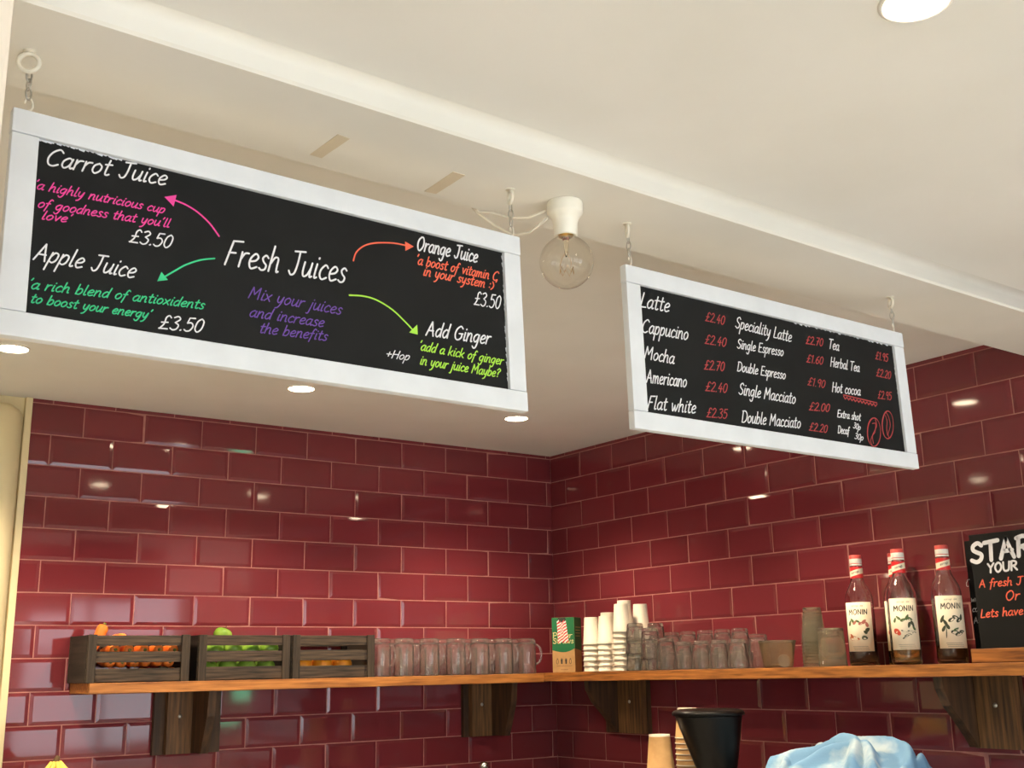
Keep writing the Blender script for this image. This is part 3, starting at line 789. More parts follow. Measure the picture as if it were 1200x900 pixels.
for q, lab in ((((-2.2442, -2.3253), (-2.2234, -2.3243), (-2.2186, -2.4093), (-2.2401, -2.4122)), 'strip of brownish tape under the beam, the one farther from the bulb'),
               (((-2.0228, -2.3015), (-2.0004, -2.3034), (-2.0009, -2.3937), (-2.0243, -2.3942)), 'strip of brownish tape under the beam, the one nearer the bulb')):
    mb = MB()
    for a, b in ((0.0, 0.48), (0.46, 1.0)):
        L0 = Vector((*q[0], 0)); L1 = Vector((*q[3], 0)); R0 = Vector((*q[1], 0)); R1 = Vector((*q[2], 0))
        p = [L0.lerp(L1, a), R0.lerp(R1, a), R0.lerp(R1, b), L0.lerp(L1, b)]
        mb.prism([(v.x, v.y) for v in p], 2, ZB-0.0006-(0.0004 if a else 0), ZB-0.00002)
    tag(mb.build('tape_strip', M_TAPE), lab, 'tape')

# ================================================================== SHELVES
ZS = 1.502                                      # top of the left shelf
def zr(y): return 1.5025-0.0061*y               # the right shelf climbs a little towards the customers
t = thing('wall_shelf', 'long pine shelf on the back tiles carrying crates and glass mugs', 'shelf')
mb = MB(); mb.box(-1.927, -0.2235, -0.22, -0.006, ZS-0.032, ZS, bev=0.0018); mb.build('board', M_PINE, t)
SHELF_L = t
t = thing('wall_shelf', 'long pine shelf on the right wall carrying cups, glasses and bottles', 'shelf')
mb = MB()
ya, yb = -0.006, -2.5
bm = MB(); bm.box(-0.22, -0.006, yb, ya, -0.032, 0.0, bev=0.0018)
bm.v = [(x, y, z+zr(y)) for x, y, z in bm.v]
bm.build('board', M_PINEY, t)
def bracket(name_label, base, ax, ay, plate, post, fin, zt, zb, curved):
    """back plate on the wall, a post on it, and a fin under the shelf. ax = along the wall, ay = out of the wall"""
    ax, ay = Vector((*ax, 0)), Vector((*ay, 0))
    t = thing('shelf_bracket', name_label, 'bracket', base)
    def obox(mb, a0, a1, o0, o1, z0, z1):
        pts = [ax*a+ay*o+Vector((0, 0, z)) for z in (z0, z1) for o in (o0, o1) for a in (a0, a1)]
        mb.add(pts, [(0, 2, 3, 1), (4, 5, 7, 6), (0, 1, 5, 4), (2, 6, 7, 3), (0, 4, 6, 2), (1, 3, 7, 5)])
    mb = MB(); obox(mb, plate[0], plate[1], 0.004, 0.022, zb, zt); mb.build('back_plate', M_BRKT2, t)
    mb = MB(); obox(mb, post[0], post[1], 0.022, 0.048, zb+0.002, zt); po = mb.build('post', M_BRKT, t)
    a = (post[0]+post[1])/2
    mb = MB(); c = ax*a+ay*0.048+Vector((0, 0, zb+(zt-zb)*0.6))
    mb.lathe([(0, 0.003), (0.005, 0.002), (0.0065, 0.0), (0.0065, -0.002), (0, -0.002)], 12)
    q = ay.to_track_quat('Z', 'Y')
    mb.v = [tuple(q @ Vector(v)+c) for v in mb.v]
    mb.build('bolt', M_STEEL, po)
    H = zt-zb; D = 0.185
    if curved:
        prof = [(0.022, zt), (D, zt), (D-0.004, zt-0.03), (D-0.03, zt-0.075), (D-0.075, zt-H*0.62), (0.07, zt-H*0.85), (0.05, zb+0.004), (0.022, zb+0.004)]
    else:
        prof = [(0.022, zt), (D, zt), (D-0.01, zt-H*0.4), (D-0.055, zb+0.004), (0.022, zb+0.004)]
    mb = MB(); n = len(prof)
    vs = [ax*fin[0]+ay*o+Vector((0, 0, z)) for o, z in prof]+[ax*fin[1]+ay*o+Vector((0, 0, z)) for o, z in prof]
    mb.add(vs, [tuple(range(n))[::-1], tuple(range(n, 2*n))]+[(i, (i+1) % n, n+(i+1) % n, n+i) for i in range(n)])
    mb.build('corbel', M_BRKT2, t)
    return t
HB = 0.198
bracket('dark wooden shelf bracket under the fruit crates', (-1.66, 0, ZS-0.0325), (1, 0), (0, -1), (0.0, 0.225), (0.035, 0.118), (0.119, 0.145), 0.0, -HB, False)
bracket('dark wooden shelf bracket under the glass mugs', (-0.465, 0, ZS-0.0325), (1, 0), (0, -1), (0.0, 0.18), (0.022, 0.112), (0.113, 0.139), 0.0, -HB, False)
bracket('dark wooden shelf bracket under the white cups and straw box', (0, -0.575, zr(-0.575)-0.0345), (0, 1), (-1, 0), (0.0, 0.24), (0.005, 0.136), (0.138, 0.164), 0.0, -0.19, True)
bracket('dark wooden shelf bracket under the syrup bottles and menu boards', (0, -2.05, zr(-2.05)-0.035), (0, 1), (-1, 0), (0.0, 0.15), (0.002, 0.118), (0.121, 0.148), 0.0, -0.19, True)

# ================================================================== CRATES OF FRUIT
def make_crate(label, w, x):
    d, h = 0.19, 0.143
    t = thing('fruit_crate', label, 'crate', (x, -0.015-d/2, ZS))
    hw, hd = w/2, d/2; tk = 0.008
    for yy in (-hd, hd-tk):
        for z0, z1 in ((0.003, 0.042), (0.0595, 0.093), (0.1095, 0.141)):
            mb = MB(); mb.box(-hw+0.001, hw-0.001, yy, yy+tk, z0+random.uniform(-.001, .001), z1+random.uniform(-.001, .001), bev=0.001); mb.build('slat', M_CRATE, t)
    for sx in (-1, 1):
        mb = MB(); x0 = sx*hw-(tk if sx > 0 else 0); mb.box(x0, x0+tk, -hd+tk, hd-tk, 0.0, h-0.001, bev=0.001); mb.build('end_panel', M_CRATEY, t)
        for yy in (-hd-0.008, hd):
            mb = MB(); x0 = -hw if sx < 0 else hw-0.026
            mb.box(x0, x0+0.026, yy, yy+0.008, 0.0, h, bev=0.001); mb.build('corner_post', M_CRATEZ, t)
    mb = MB(); mb.box(-hw+tk, hw-tk, -hd+tk, hd-tk, 0.0, 0.008); mb.build('bottom_board', M_CRATEY, t)
    return t
CR = [(-1.779, 0.316), (-1.4345, 0.313), (-1.1125, 0.308)]
make_crate('rustic slatted wooden crate of carrots at the left end of the shelf', CR[0][1], CR[0][0])
make_crate('rustic slatted wooden crate of green apples, the middle of three', CR[1][1], CR[1][0])
make_crate('rustic slatted wooden crate of oranges beside the glass mugs', CR[2][1], CR[2][0])
# carrots
def make_carrot(label, group):
    t = thing('carrot', label, 'carrot', group=group)
    mb = MB(); prof = [(0, -0.072), (0.004, -0.070), (0.009, -0.04), (0.0135, 0.0), (0.0165, 0.04), (0.0175, 0.060), (0.014, 0.069), (0.006, 0.072), (0, 0.071)]
    mb.lathe(prof, 16); mb.build('root', M_CARROT, t)
    mb = MB(); mb.lathe([(0, 0.070), (0.005, 0.071), (0.005, 0.077), (0.003, 0.079), (0, 0.079)], 8); mb.build('crown', M_CSTEM, t)
    return t
gc = 'carrots in the left crate'; lc = 'orange carrot lying in the slatted crate at the left end'
proto = make_carrot(lc, gc); first = True
def put(o, loc, rot):
    o.location = loc; o.rotation_euler = rot
x0 = CR[0][0]; yc = -0.015-0.095
spots = []
for k in range(6): spots.append((x0-0.115+k*0.046, yc-0.002, ZS+0.0265))
for k in range(6): spots.append((x0-0.078+k*0.0367, yc, ZS+0.0625))
for k in range(2, 6): spots.append((x0-0.115+k*0.046, yc-0.002, ZS+0.0985))
spots.append((x0-0.068, yc, ZS+0.0985))
for i, (x, y, z) in enumerate(spots):
    o = proto if first else dup(proto, (0, 0, 0)); first = False
    put(o, (x, y, z), ((PI/2 if i % 2 or i > 5 else -PI/2)+random.uniform(-.03, .03), 0, random.uniform(-.04, .04)))
o = dup(proto, (0, 0, 0), label='carrot whose thick end pokes above the crate rim, at its left corner'); put(o, (x0-0.118, yc-0.02, ZS+0.108), (0.05, 0.38, 0)); del o['group']
o = dup(proto, (0, 0, 0), label='carrot showing just over the top slat, right of the one poking up'); put(o, (x0-0.047, yc-0.006, ZS+0.134), (PI/2+0.06, 0, 0)); del o['group']
# apples
def make_apple(label, group):
    t = thing('green_apple', label, 'apple', group=group)
    mb = MB(); prof = []
    for k in range(17):
        a = PI*k/16; r = 0.031*math.sin(a)*(1+0.06*math.cos(a)); z = 0.0285*math.cos(a)
        if k < 4: z -= 0.009*(1-k/4)**1.5
        if k > 13: z += 0.006*((k-13)/3)**1.5
        prof.append((max(r, 0), z))
    mb.lathe(prof, 24); mb.build('flesh', M_APPLE, t)
    mb = MB(); mb.tube([(0, 0, 0.016), (0.001, 0, 0.026), (0.004, 0, 0.034)], [0.0013, 0.0012, 0.0017], 6); mb.build('stalk', M_STALK, t)
    return t
ga = 'green apples in the middle crate'; la = 'green apple piled in the middle slatted crate'
proto = make_apple(la, ga); first = True
x0 = CR[1][0]; spots = []
for iy, y in enumerate((yc-0.052, yc+0.012)):
    for k in range(4): spots.append((x0-0.104+k*0.066+0.012*iy, y, ZS+0.038))
for iy, y in enumerate((yc-0.045, yc+0.022)):
    for k in range(4): spots.append((x0-0.085+k*0.064-0.02*iy, y, ZS+0.0935+0.004*((k+iy) % 2)))
for i, (x, y, z) in enumerate(spots):
    o = proto if first else dup(proto, (0, 0, 0)); first = False
    put(o, (x, y, z), (random.uniform(-.5, .5), random.uniform(-.5, .5), random.uniform(0, 6)))
o = dup(proto, (0, 0, 0), label='green apple at the top of the heap, showing above the middle crate'); put(o, (x0-0.045, yc-0.012, ZS+0.143), (0.3, 0.2, 1)); del o['group']
# oranges
def make_orange(label, group):
    t = thing('orange', label, 'orange', group=group)
    mb = MB(); prof = [(max(0.036*math.sin(PI*k/16), 0), 0.0345*math.cos(PI*k/16)) for k in range(17)]
    mb.lathe(prof, 24); mb.build('peel', M_ORANGE, t)
    mb = MB(); mb.lathe([(0, 0.0355), (0.003, 0.0352), (0.004, 0.0342), (0, 0.0338)], 8); mb.build('stalk_scar', M_CSTEM, t)
    return t
proto = make_orange('orange fruit lying in the slatted crate beside the mugs', 'oranges in the right crate'); first = True
x0 = CR[2][0]
for k, (dx, dy) in enumerate(((-0.095, -0.045), (-0.02, -0.046), (0.056, -0.045), (-0.06, 0.032), (0.015, 0.034), (0.09, 0.032))):
    o = proto if first else dup(proto, (0, 0, 0)); first = False
    put(o, (x0+dx, yc+dy, ZS+0.0435), (random.uniform(-1, 1), random.uniform(-1, 1), 0))

# ================================================================== GLASS MUGS (upside down)
def make_mug():
    t = thing('glass_mug', 'x', 'mug')
    h, r = 0.134, 0.0365
    mb = MB()
    prof = [(0, h-0.003), (r-0.012, h-0.001), (r-0.007, h-0.001), (r-0.002, h-0.006), (r, h-0.014), (r, 0.004), (r-0.001, 0.0), (r-0.0025, 0.0), (r-0.0032, 0.004),
            (r-0.0036, h-0.026), (r-0.008, h-0.019), (0, h-0.016)]
    mb.lathe(prof, 28); mb.build('glass_body', M_MUG, t)
    mb = MB(); pts = []
    for k in range(13):
        a = -PI/2+PI*k/12; pts.append((r-0.003+0.024*math.cos(a)**0.8 if math.cos(a) > 0 else r-0.003, 0, 0.072+0.036*math.sin(a)))
    pts[0] = (r-0.001, 0, 0.036); pts[-1] = (r-0.001, 0, 0.108)
    mb.tube(pts, 0.0042, 8); mb.build('handle', M_MUG, t)
    return t
proto = make_mug(); first = True
for row, (xs_, y) in enumerate((([-0.905, -0.81, -0.703, -0.588, -0.481, -0.372, -0.263], -0.16), ([-0.805, -0.7, -0.588, -0.473, -0.362, -0.252], -0.062))):
    for i, x in enumerate(xs_):
        lab = 'upturned clear glass mug with handle, %s from the crates in the %s row' % (ORD[i], ('front', 'rear')[row])
        rz = random.uniform(-0.9, -0.35) if row == 0 else random.uniform(0.2, 0.5)
        o = proto if first else dup(proto, (0, 0, 0)); first = False
        o['label'] = lab; o['group'] = 'glass mugs on the back shelf'; o.location = (x, y, ZS); o.rotation_euler = (0, 0, rz)

# ================================================================== STRAW BOX
def on_right(x, y): return (x, y, zr(y)+0.0004)
RBZ = math.radians(-58)
t = thing('straw_box', 'green and brown card box of red striped paper straws in the corner', 'box', on_right(-0.148, -0.268), RBZ)
w, d, h = 0.092, 0.078, 0.205; hw, hd = w/2, d/2
mb = MB()
mb.box(-hw, hw, -hd, hd, 0, h, bev=0.0012); mb.build('carton', M_KRAFT, t)
fnb = lambda u, v, q: (u, -hd-q, v)
fns = lambda u, v, q: (hw+q, u, v)
gm = MB()                                       # printed green upper part with a swooping lower edge, front and side, and lid
edge = [(-hw+0.0005+w*0.99*k/12, 0.083-0.010*math.sin(PI*k/12*0.85)+0.010*(k/12)**3) for k in range(13)]
flat_poly(gm, edge+[(hw-0.0005, h-0.0005), (-hw+0.0005, h-0.0005)], fnb, 0.0004)
flat_poly(gm, [(-hd+0.0005, 0.088), (hd-0.0005, 0.080), (hd-0.0005, h-0.0005), (-hd+0.0005, h-0.0005)], fns, 0.0004)
flat_poly(gm, [(-hw+0.001, -hd+0.001), (hw-0.001, -hd+0.001), (hw-0.001, hd-0.001), (-hw+0.001, hd-0.001)], lambda u, v, q: (u, v, h+q), 0.0004)
gp = gm.build('green_print', M_KGREEN, t)
mb = MB(); fb2 = lambda u, v, q: (u, -hd-0.0004-q, v)
flat_poly(mb, [(-0.020, h-0.001), (0.012, h-0.001), (0.010, h-0.026), (-0.019, h-0.026)], fb2); mb.build('opening', M_DARKINK, t)
mb = MB()                                       # the straws in the die-cut window
rr = random.Random(3)
for k, (xb, xt) in enumerate(((-0.016, -0.020), (-0.008, -0.013), (0.001, -0.006), (0.010, 0.002), (0.018, 0.008), (-0.012, -0.002))):
    z0, z1 = 0.112, h-0.012-0.004*(k % 3)
    n = 14
    for i in range(n):
        a, b = i/n, (i+1)/n
        p0 = Vector((xb+(xt-xb)*a, -hd-0.0016-0.0008*(k % 2), z0+(z1-z0)*a)); p1 = Vector((xb+(xt-xb)*b, -hd-0.0016-0.0008*(k % 2), z0+(z1-z0)*b))
        sk = 0.0035
        u = Vector((0.0042, 0, sk*0.5)); v = Vector((0.0042, 0, -0.0))
        q = [p0-Vector((0.0042, 0, sk)), p0+Vector((0.0042, 0, sk)), p1+Vector((0.0042, 0, sk)), p1-Vector((0.0042, 0, sk))]
        mb.add([tuple(e) for e in q]+[(e.x, e.y+0.0012, e.z) for e in q], [(0, 1, 2, 3), (4, 5, 6, 7), (0, 1, 5, 4), (1, 2, 6, 5), (2, 3, 7, 6), (3, 0, 4, 7)], (i+k) % 2)
o = mb.build('paper_straws', [M_STRAWRED, M_STRAWWHITE], t); o['label'] = 'red and white striped paper straws'
mb = MB()
write(mb, 'Paper', -0.041, 0.128, 0.036, 0.128, 0.0125, 0.0030, fb2, slant=0.0); write(mb, 'Straws', -0.041, 0.108, 0.041, 0.108, 0.0115, 0.0030, fb2, slant=0.0)
for k in range(4): ribbon(mb, [(-0.026, 0.135+0.011*k), (0.022+0.004*(k % 2), 0.135+0.011*k)], 0.0022, lambda u, v, q: fns(u, v, q+0.0004))
mb.build('lettering', M_CREAMINK, t)
mb = MB()
for k in range(4):
    cx, cz = -0.026+0.0175*k, 0.040
    if k in (0, 3): ribbon(mb, [(cx+0.004*math.cos(a), cz+0.009*math.sin(a)) for a in [2*PI*i/12 for i in range(13)]], 0.0016, fnb)
    else: flat_poly(mb, [(cx-0.004, cz+0.009), (cx+0.004, cz+0.009), (cx+0.0025, cz-0.009), (cx-0.0025, cz-0.009)], fnb)
    ribbon(mb, [(cx-0.002, cz+0.012), (cx+0.003, cz+0.010)], 0.0014, fnb)
ribbon(mb, [(-0.030, 0.024), (0.034, 0.024)], 0.0009, fnb); ribbon(mb, [(-0.012, 0.010), (0.016, 0.010)], 0.0009, fnb)
mb.build('printed_icons', M_DARKINK, t)

# ================================================================== PAPER CUPS (upside down, nested)
def cup_mesh(name, h, rr_, rb, m_, wall=0.0007, lip=0.0028, rec=0.006):
    """an upturned paper cup: rim on the table, base on top"""
    mb = MB()
    pr = [(0, h-rec), (rb-0.0018, h-rec), (rb-0.0012, h-0.0005), (rb-0.0004, h), (rb, h-0.0008), (rr_, 0.003), (rr_+lip, 0.0022), (rr_+lip, 0.0006), (rr_+lip*0.5, 0), (rr_-wall, 0.0006),
          (rr_-wall, 0.003), (rb-wall-0.0002, h-rec-0.001), (0, h-rec-0.001)]
    mb.lathe(pr, 32)
    return mb.build(name, m_)
def nested(proto, first, base, n, step, labelfn, group, cat, tilt=0.0):
    """a stack of the same cup, each an object of its own"""
    out = []
    for k in range(n):
        o = proto if (first and k == 0) else proto.copy()
        if o is not proto: COL.objects.link(o)
        o.location = (base[0]+tilt*k, base[1], base[2]+step*k)
        tag(o, labelfn(n-1-k), cat, group); out.append(o)
    return out
def ordl(k): return 'topmost' if k == 0 else ORD[k]+' from the top'
WC = cup_mesh('paper_cup', 0.100, 0.0318, 0.0248, M_PAPER); first = True
for (x, y, n, where) in ((-0.165, -0.440, 6, 'in the front stack next to the straw box'), (-0.165, -0.524, 6, 'in the second front stack from the straw box'),
                         (-0.165, -0.614, 8, 'in the tall front stack beside the tumblers'), (-0.075, -0.428, 7, 'in the rear stack nearest the straw box'),
                         (-0.075, -0.528, 9, 'in the tallest rear stack'), (-0.085, -0.628, 8, 'in the rear stack behind the tumblers')):
    nested(WC, first, on_right(x, y), n, 0.0195, lambda k: 'white paper cup, %s %s' % (ordl(k), where), 'white paper cups on the shelf', 'paper cup'); first = False

# ================================================================== GLASS TUMBLERS (upside down)
def tumbler_mesh(h, rr_, rb):
    mb = MB()
    fl = lambda a, z: 0.016*math.cos(12*a)*min(1, max(0, (z-0.02)/0.02)) if z > 0.02 and z < h-0.004 else 0.0
    pr = [(0, h-0.002), (rb-0.006, h), (rb-0.001, h-0.002), (rb, h-0.006)]
    for k in range(1, 7): pr.append((rb+(rr_-rb)*k/7, h-0.006-(h-0.01)*k/7))
    outer = len(pr)
    pr += [(rr_, 0.003), (rr_-0.001, 0.0), (rr_-0.0018, 0.0), (rr_-0.0026, 0.004), (rb-0.0022, h-0.016), (rb-0.006, h-0.013), (0, h-0.012)]
    cnt = [0]
    o = MB(); o.lathe(pr[:outer], 36, flute=fl); o.lathe(pr[outer-1:], 36)
    # share the seam ring: weld by distance
    me = bpy.data.meshes.new('tumbler'); me.from_pydata(o.v, [], o.f)
    bm = bmesh.new(); bm.from_mesh(me); bmesh.ops.remove_doubles(bm, verts=bm.verts, dist=0.0006*rr_/0.03); bmesh.ops.recalc_face_normals(bm, faces=bm.faces)
    for f in bm.faces: f.smooth = True
    bm.to_mesh(me); bm.free(); me.materials.append(M_GLASS)
    ob = bpy.data.objects.new('glass_tumbler', me); COL.objects.link(ob); return ob
TALL = tumbler_mesh(0.107, 0.0365, 0.0285); SHORT = tumbler_mesh(0.093, 0.0345, 0.0265)
gt = 'upturned tumblers on the right shelf'
f_t = f_s = True
for (x, y, kind, n, step, where) in (
        (-0.175, -0.697, 'T', 2, 0.057, 'in the tall pair beside the paper cups'), (-0.175, -0.775, 'T', 2, 0.038, 'in the second front pair from the paper cups'),
        (-0.175, -0.853, 'T', 1, 0, 'standing alone between the front pairs and the short tumblers'), (-0.095, -0.717, 'T', 2, 0.057, 'in the tall rear pair behind the front pairs'),
        (-0.175, -0.937, 'S', 1, 0, 'first'), (-0.175, -1.020, 'S', 1, 0, 'second'), (-0.175, -1.101, 'S', 1, 0, 'third'), (-0.175, -1.186, 'S', 1, 0, 'fourth'),
        (-0.095, -0.800, 'S', 2, 0.036, 'in the second rear pair from the cups'), (-0.095, -0.880, 'S', 2, 0.036, 'in the third rear pair from the cups'),
        (-0.095, -0.964, 'S', 2, 0.036, 'in the fourth rear pair from the cups'), (-0.095, -1.046, 'S', 2, 0.036, 'in the fifth rear pair from the cups'),
        (-0.095, -1.125, 'S', 2, 0.036, 'in the rear pair nearest the plastic tubs'), (-0.095, -1.203, 'T', 1, 0, 'last')):
    P = TALL if kind == 'T' else SHORT
    if n == 1 and kind == 'S': lf = lambda k: 'short upturned glass tumbler, %s of the four single ones in front' % where
    elif n == 1 and where != 'last': lf = lambda k: 'tall ribbed glass tumbler ' + where
    elif n == 1: lf = lambda k: 'upturned glass tumbler in the rear row, closest to the plastic tubs'
    else: lf = lambda k: '%s ribbed glass tumbler %s' % (('upper', 'lower')[k], where)
    nested(P, f_t if kind == 'T' else f_s, on_right(x, y), n, step, lf, gt, 'tumbler')
    if kind == 'T': f_t = False
    else: f_s = False

# ================================================================== CLEAR PLASTIC CUPS AND TUBS
def tub(h, r_top, r_bot, name):
    """upright clear tub"""
    mb = MB()
    mb.lathe([(0, 0), (r_bot-0.003, 0), (r_bot, 0.003), (r_top, h-0.004), (r_top+0.0025, h-0.003), (r_top+0.0025, h), (r_top-0.0009, h), (r_bot-0.0012, 0.0036), (r_bot-0.004, 0.0012), (0, 0.0012)], 40)
    return mb.build(name, M_PLASTIC)
TB = tub(0.078, 0.0565, 0.0455, 'plastic_tub')
nested(TB, True, on_right(-0.135, -1.318), 2, 0.0045, lambda k: '%s wide clear plastic tub of the open pair by the tumblers' % ('inner', 'outer')[k], 'wide clear tubs', 'plastic tub')
PC = cup_mesh('plastic_cup', 0.105, 0.0385, 0.0272, M_PLASTIC, wall=0.0006, lip=0.002)
nested(PC, True, on_right(-0.1, -1.437), 8, 0.0104, lambda k: 'clear plastic cup, %s in the tall narrow upturned stack' % ordl(k), 'stacked clear plastic cups', 'plastic cup')
PT = cup_mesh('plastic_tub', 0.107, 0.0415, 0.0372, M_PLASTIC, wall=0.0006, lip=0.0012)
nested(PT, True, on_right(-0.135, -1.532), 2, 0.004, lambda k: '%s clear plastic pot of the upturned pair beside the first bottle' % ('upper', 'lower')[k], 'upturned clear pots', 'plastic pot')
o = PT.copy(); COL.objects.link(o); o.location = on_right(-0.050, -1.582); tag(o, 'single clear plastic pot half hidden behind the first bottle', 'plastic pot')
mb = MB(); mb.lathe([(0, 0.0012), (0.0165, 0.0012), (0.0175, 0.003), (0.0195, 0.003), (0.0195, 0.0), (0, 0.0)], 32)
o = mb.build('pot_lid', M_PLASTIC); o.location = (-0.198, -1.396, zr(-1.396)+0.0196); o.rotation_euler = (0, math.radians(-80), math.radians(48))
tag(o, 'small round clear lid standing on edge against the open tub', 'lid')

# ================================================================== SYRUP BOTTLES
def bottle(x, y, az, fill, syrup, label, art, tilt=0.0):
    t = thing('syrup_bottle', label, 'bottle', on_right(x, y), math.radians(az), 'syrup bottles on the right shelf')
    R = 0.0405
    mb = MB()
    outer = [(0, 0.002), (R-0.007, 0.0), (R-0.002, 0.002), (R, 0.007), (R, 0.183), (R-0.001, 0.195), (R-0.0035, 0.207), (R-0.0085, 0.219), (0.0255, 0.230), (0.0208, 0.240), (0.0183, 0.250), (0.0172, 0.262), (0.0166, 0.285), (0.0166, 0.304)]
    inner = [(0.0136, 0.304), (0.0136, 0.284), (0.0142, 0.262), (0.0153, 0.250), (0.0178, 0.240), (0.0225, 0.229), (R-0.0115, 0.2175), (R-0.0064, 0.206), (R-0.0038, 0.194), (R-0.0028, 0.182), (R-0.0028, 0.010), (R-0.008, 0.007), (0, 0.008)]
    mb.lathe(outer+inner, 36); mb.build('glass_body', M_BOTTLE, t)
    mb = MB(); r2 = R-0.0030
    mb.lathe([(0, 0.0085), (R-0.009, 0.0076), (r2, 0.0105), (r2, fill), (0, fill)], 32, smooth=False); o = mb.build('syrup', syrup, t)
    mb = MB()
    mb.lathe([(0.0168, 0.288), (0.0176, 0.2885), (0.0176, 0.2925), (0.0172, 0.293), (0.0172, 0.2945), (0.0177, 0.295), (0.0177, 0.3075), (0.0177, 0.308), (0.0177, 0.3175), (0.0168, 0.319), (0, 0.319)], 28, mis=[1, 1, 0, 0, 1, 1, 1, 0, 0, 0])
    mb.build('cap', [M_CAPTOP, M_CAPWHITE], t)
    def cyl(r): return lambda u, v, q: ((r+q)*math.sin(u/r), -(r+q)*math.cos(u/r), v)
    # neck band with slanting red ends, wrapped round the neck
    mb = MB(); n = 28; rn = 0.0186
    fnn = cyl(rn)
    for k in range(n):
        a0, a1 = 2*PI*k/n*rn, 2*PI*(k+1)/n*rn
        def rows(u):
            s_ = 0.005*math.sin(u/rn); return [0.2515, 0.2595+s_, 0.2755+s_, 0.2835]
        q0, q1 = rows(a0), rows(a1)
        for j in range(3):
            def P(u, v): r_ = rn+(0.0024 if v < 0.2515+0.004 else 0)*0; return fnn(u, v, 0.0)
            mb.add([P(a0, q0[j]), P(a1, q1[j]), P(a1, q1[j+1]), P(a0, q0[j+1])], [(0, 1, 2, 3)], 1 if j == 1 else 0, True)
    nb = mb.build('neck_band', [M_CAPRED, M_LABEL], t)
    mb = MB(); write(mb, 'sirop', -0.012, 0.263, 0.010, 0.268, 0.004, 0.0009, cyl(rn), slant=0.1); mb.build('neck_lettering', M_DARKINK, nb)
    # body label wrapped round the front
    mb = MB(); rl = R+0.0003; fl = cyl(rl); half = 0.043
    for k in range(20):
        a0, a1 = -half+2*half*k/20, -half+2*half*(k+1)/20
        mb.add([fl(a0, 0.040, 0), fl(a1, 0.040, 0), fl(a1, 0.180, 0), fl(a0, 0.180, 0), fl(a0, 0.040, .0002), fl(a1, 0.040, .0002), fl(a1, 0.180, .0002), fl(a0, 0.180, .0002)],
               [(4, 5, 6, 7), (0, 1, 2, 3), (0, 1, 5, 4), (3, 2, 6, 7)], 0, True)
    lb = mb.build('label', M_LABEL, t)
    fw_ = lambda u, v, q: fl(u, v, q+0.0004)
    mb = MB()
    write(mb, 'MONIN', -0.027, 0.145, 0.027, 0.145, 0.0088, 0.0022, fw_, slant=0.0, thick=0.0002)
    write(mb, 'sirop de', -0.017, 0.168, 0.017, 0.168, 0.003, 0.0005, fw_, slant=0.0, thick=0.0002)
    mb.build('brand_lettering', M_DARKINK, lb); mb = MB()
    for k in range(3): ribbon(mb, [(-0.022+0.002*k+0.044*i/6, 0.054-0.0045*k) for i in range(7)], 0.0007, fw_, 0.0002)
    mb.build('small_print', M_DARKINK, lb)
    def leaf(mb, u, v, L, ang, w, mi):
        ca, sa = math.cos(ang), math.sin(ang); pts = []
        for k in range(12):
            a = 2*PI*k/12; px, py = L/2*math.cos(a), w/2*math.sin(a)*(1-0.3*math.cos(a)); pts.append((u+px*ca-py*sa, v+px*sa+py*ca))
        flat_poly(mb, pts, fw_, 0.0002, mi)
    mb = MB(); mats = [M_LEAF, M_LEAFD, M_NUT, M_PINKP, M_REDP]
    for (u, v, L, ang, w, mi) in art: leaf(mb, u*1.12, 0.1+(v-0.1)*1.15, L*1.25, ang, w*1.35, mi)
    mb.build('label_picture', mats, lb)
    return t
ART_A = [(-.024, .118, .014, 1.2, .006, 0), (-.016, .124, .013, 2.2, .006, 0), (-.010, .119, .012, .7, .006, 3), (-.002, .122, .011, -.4, .005, 0), (.006, .117, .013, .3, .006, 3), (.014, .121, .013, .8, .007, 3), (.021, .114, .013, 1.9, .007, 3),
         (.022, .101, .012, .6, .008, 1), (.016, .095, .010, 2.6, .007, 1), (.013, .081, .014, -.1, .009, 1), (-.014, .080, .026, -.15, .010, 2), (-.021, .086, .012, 2.2, .006, 2)]
ART_B = [(-.024, .118, .012, 1.2, .005, 0), (-.015, .123, .013, 2.4, .005, 0), (-.004, .118, .013, .4, .006, 0), (.006, .124, .014, 1.1, .006, 0), (.013, .120, .013, -.4, .006, 0), (.019, .108, .016, -1.1, .006, 1), (.010, .106, .014, -1.9, .006, 1), (.022, .098, .012, 2.2, .005, 0),
         (-.022, .092, .013, .2, .011, 4), (-.016, .087, .010, 1.4, .008, 4), (.002, .088, .026, -.45, .003, 1), (.008, .084, .024, .35, .003, 1), (.016, .090, .022, -.2, .003, 1), (.000, .078, .018, .5, .003, 1)]
ART_C = [(-.024, .116, .018, 1.1, .006, 1), (-.018, .108, .016, 2.1, .006, 1), (-.022, .094, .016, 1.0, .006, 1), (-.013, .099, .015, 2.0, .006, 1), (-.017, .084, .024, 1.5, .002, 1), (-.002, .114, .017, .5, .007, 1), (.008, .119, .016, -.3, .006, 1), (.016, .113, .016, .6, .007, 1), (.022, .119, .014, 1.4, .006, 1),
         (.004, .084, .020, -.2, .008, 1), (.013, .081, .020, .25, .007, 1), (.021, .086, .014, .1, .006, 1), (.006, .091, .014, .5, .005, 0)]
# rotation: the label's middle looks along local -Y
bottle(-0.12, -1.633, -62, 0.100, M_SYRUPD, 'red capped syrup bottle with dark syrup, leftmost, beside the clear plastic pots', ART_A)
bottle(-0.155, -1.806, -50, 0.165, M_SYRUPY, 'red capped syrup bottle with pale syrup, in front of another pale one', ART_B)
bottle(-0.062, -1.726, -62, 0.165, M_SYRUPY, 'red capped syrup bottle with pale syrup, half hidden behind another', ART_B)
bottle(-0.12, -1.926, -42, 0.090, M_SYRUPD, 'red capped syrup bottle with dark syrup, beside the black menu boards', ART_C)

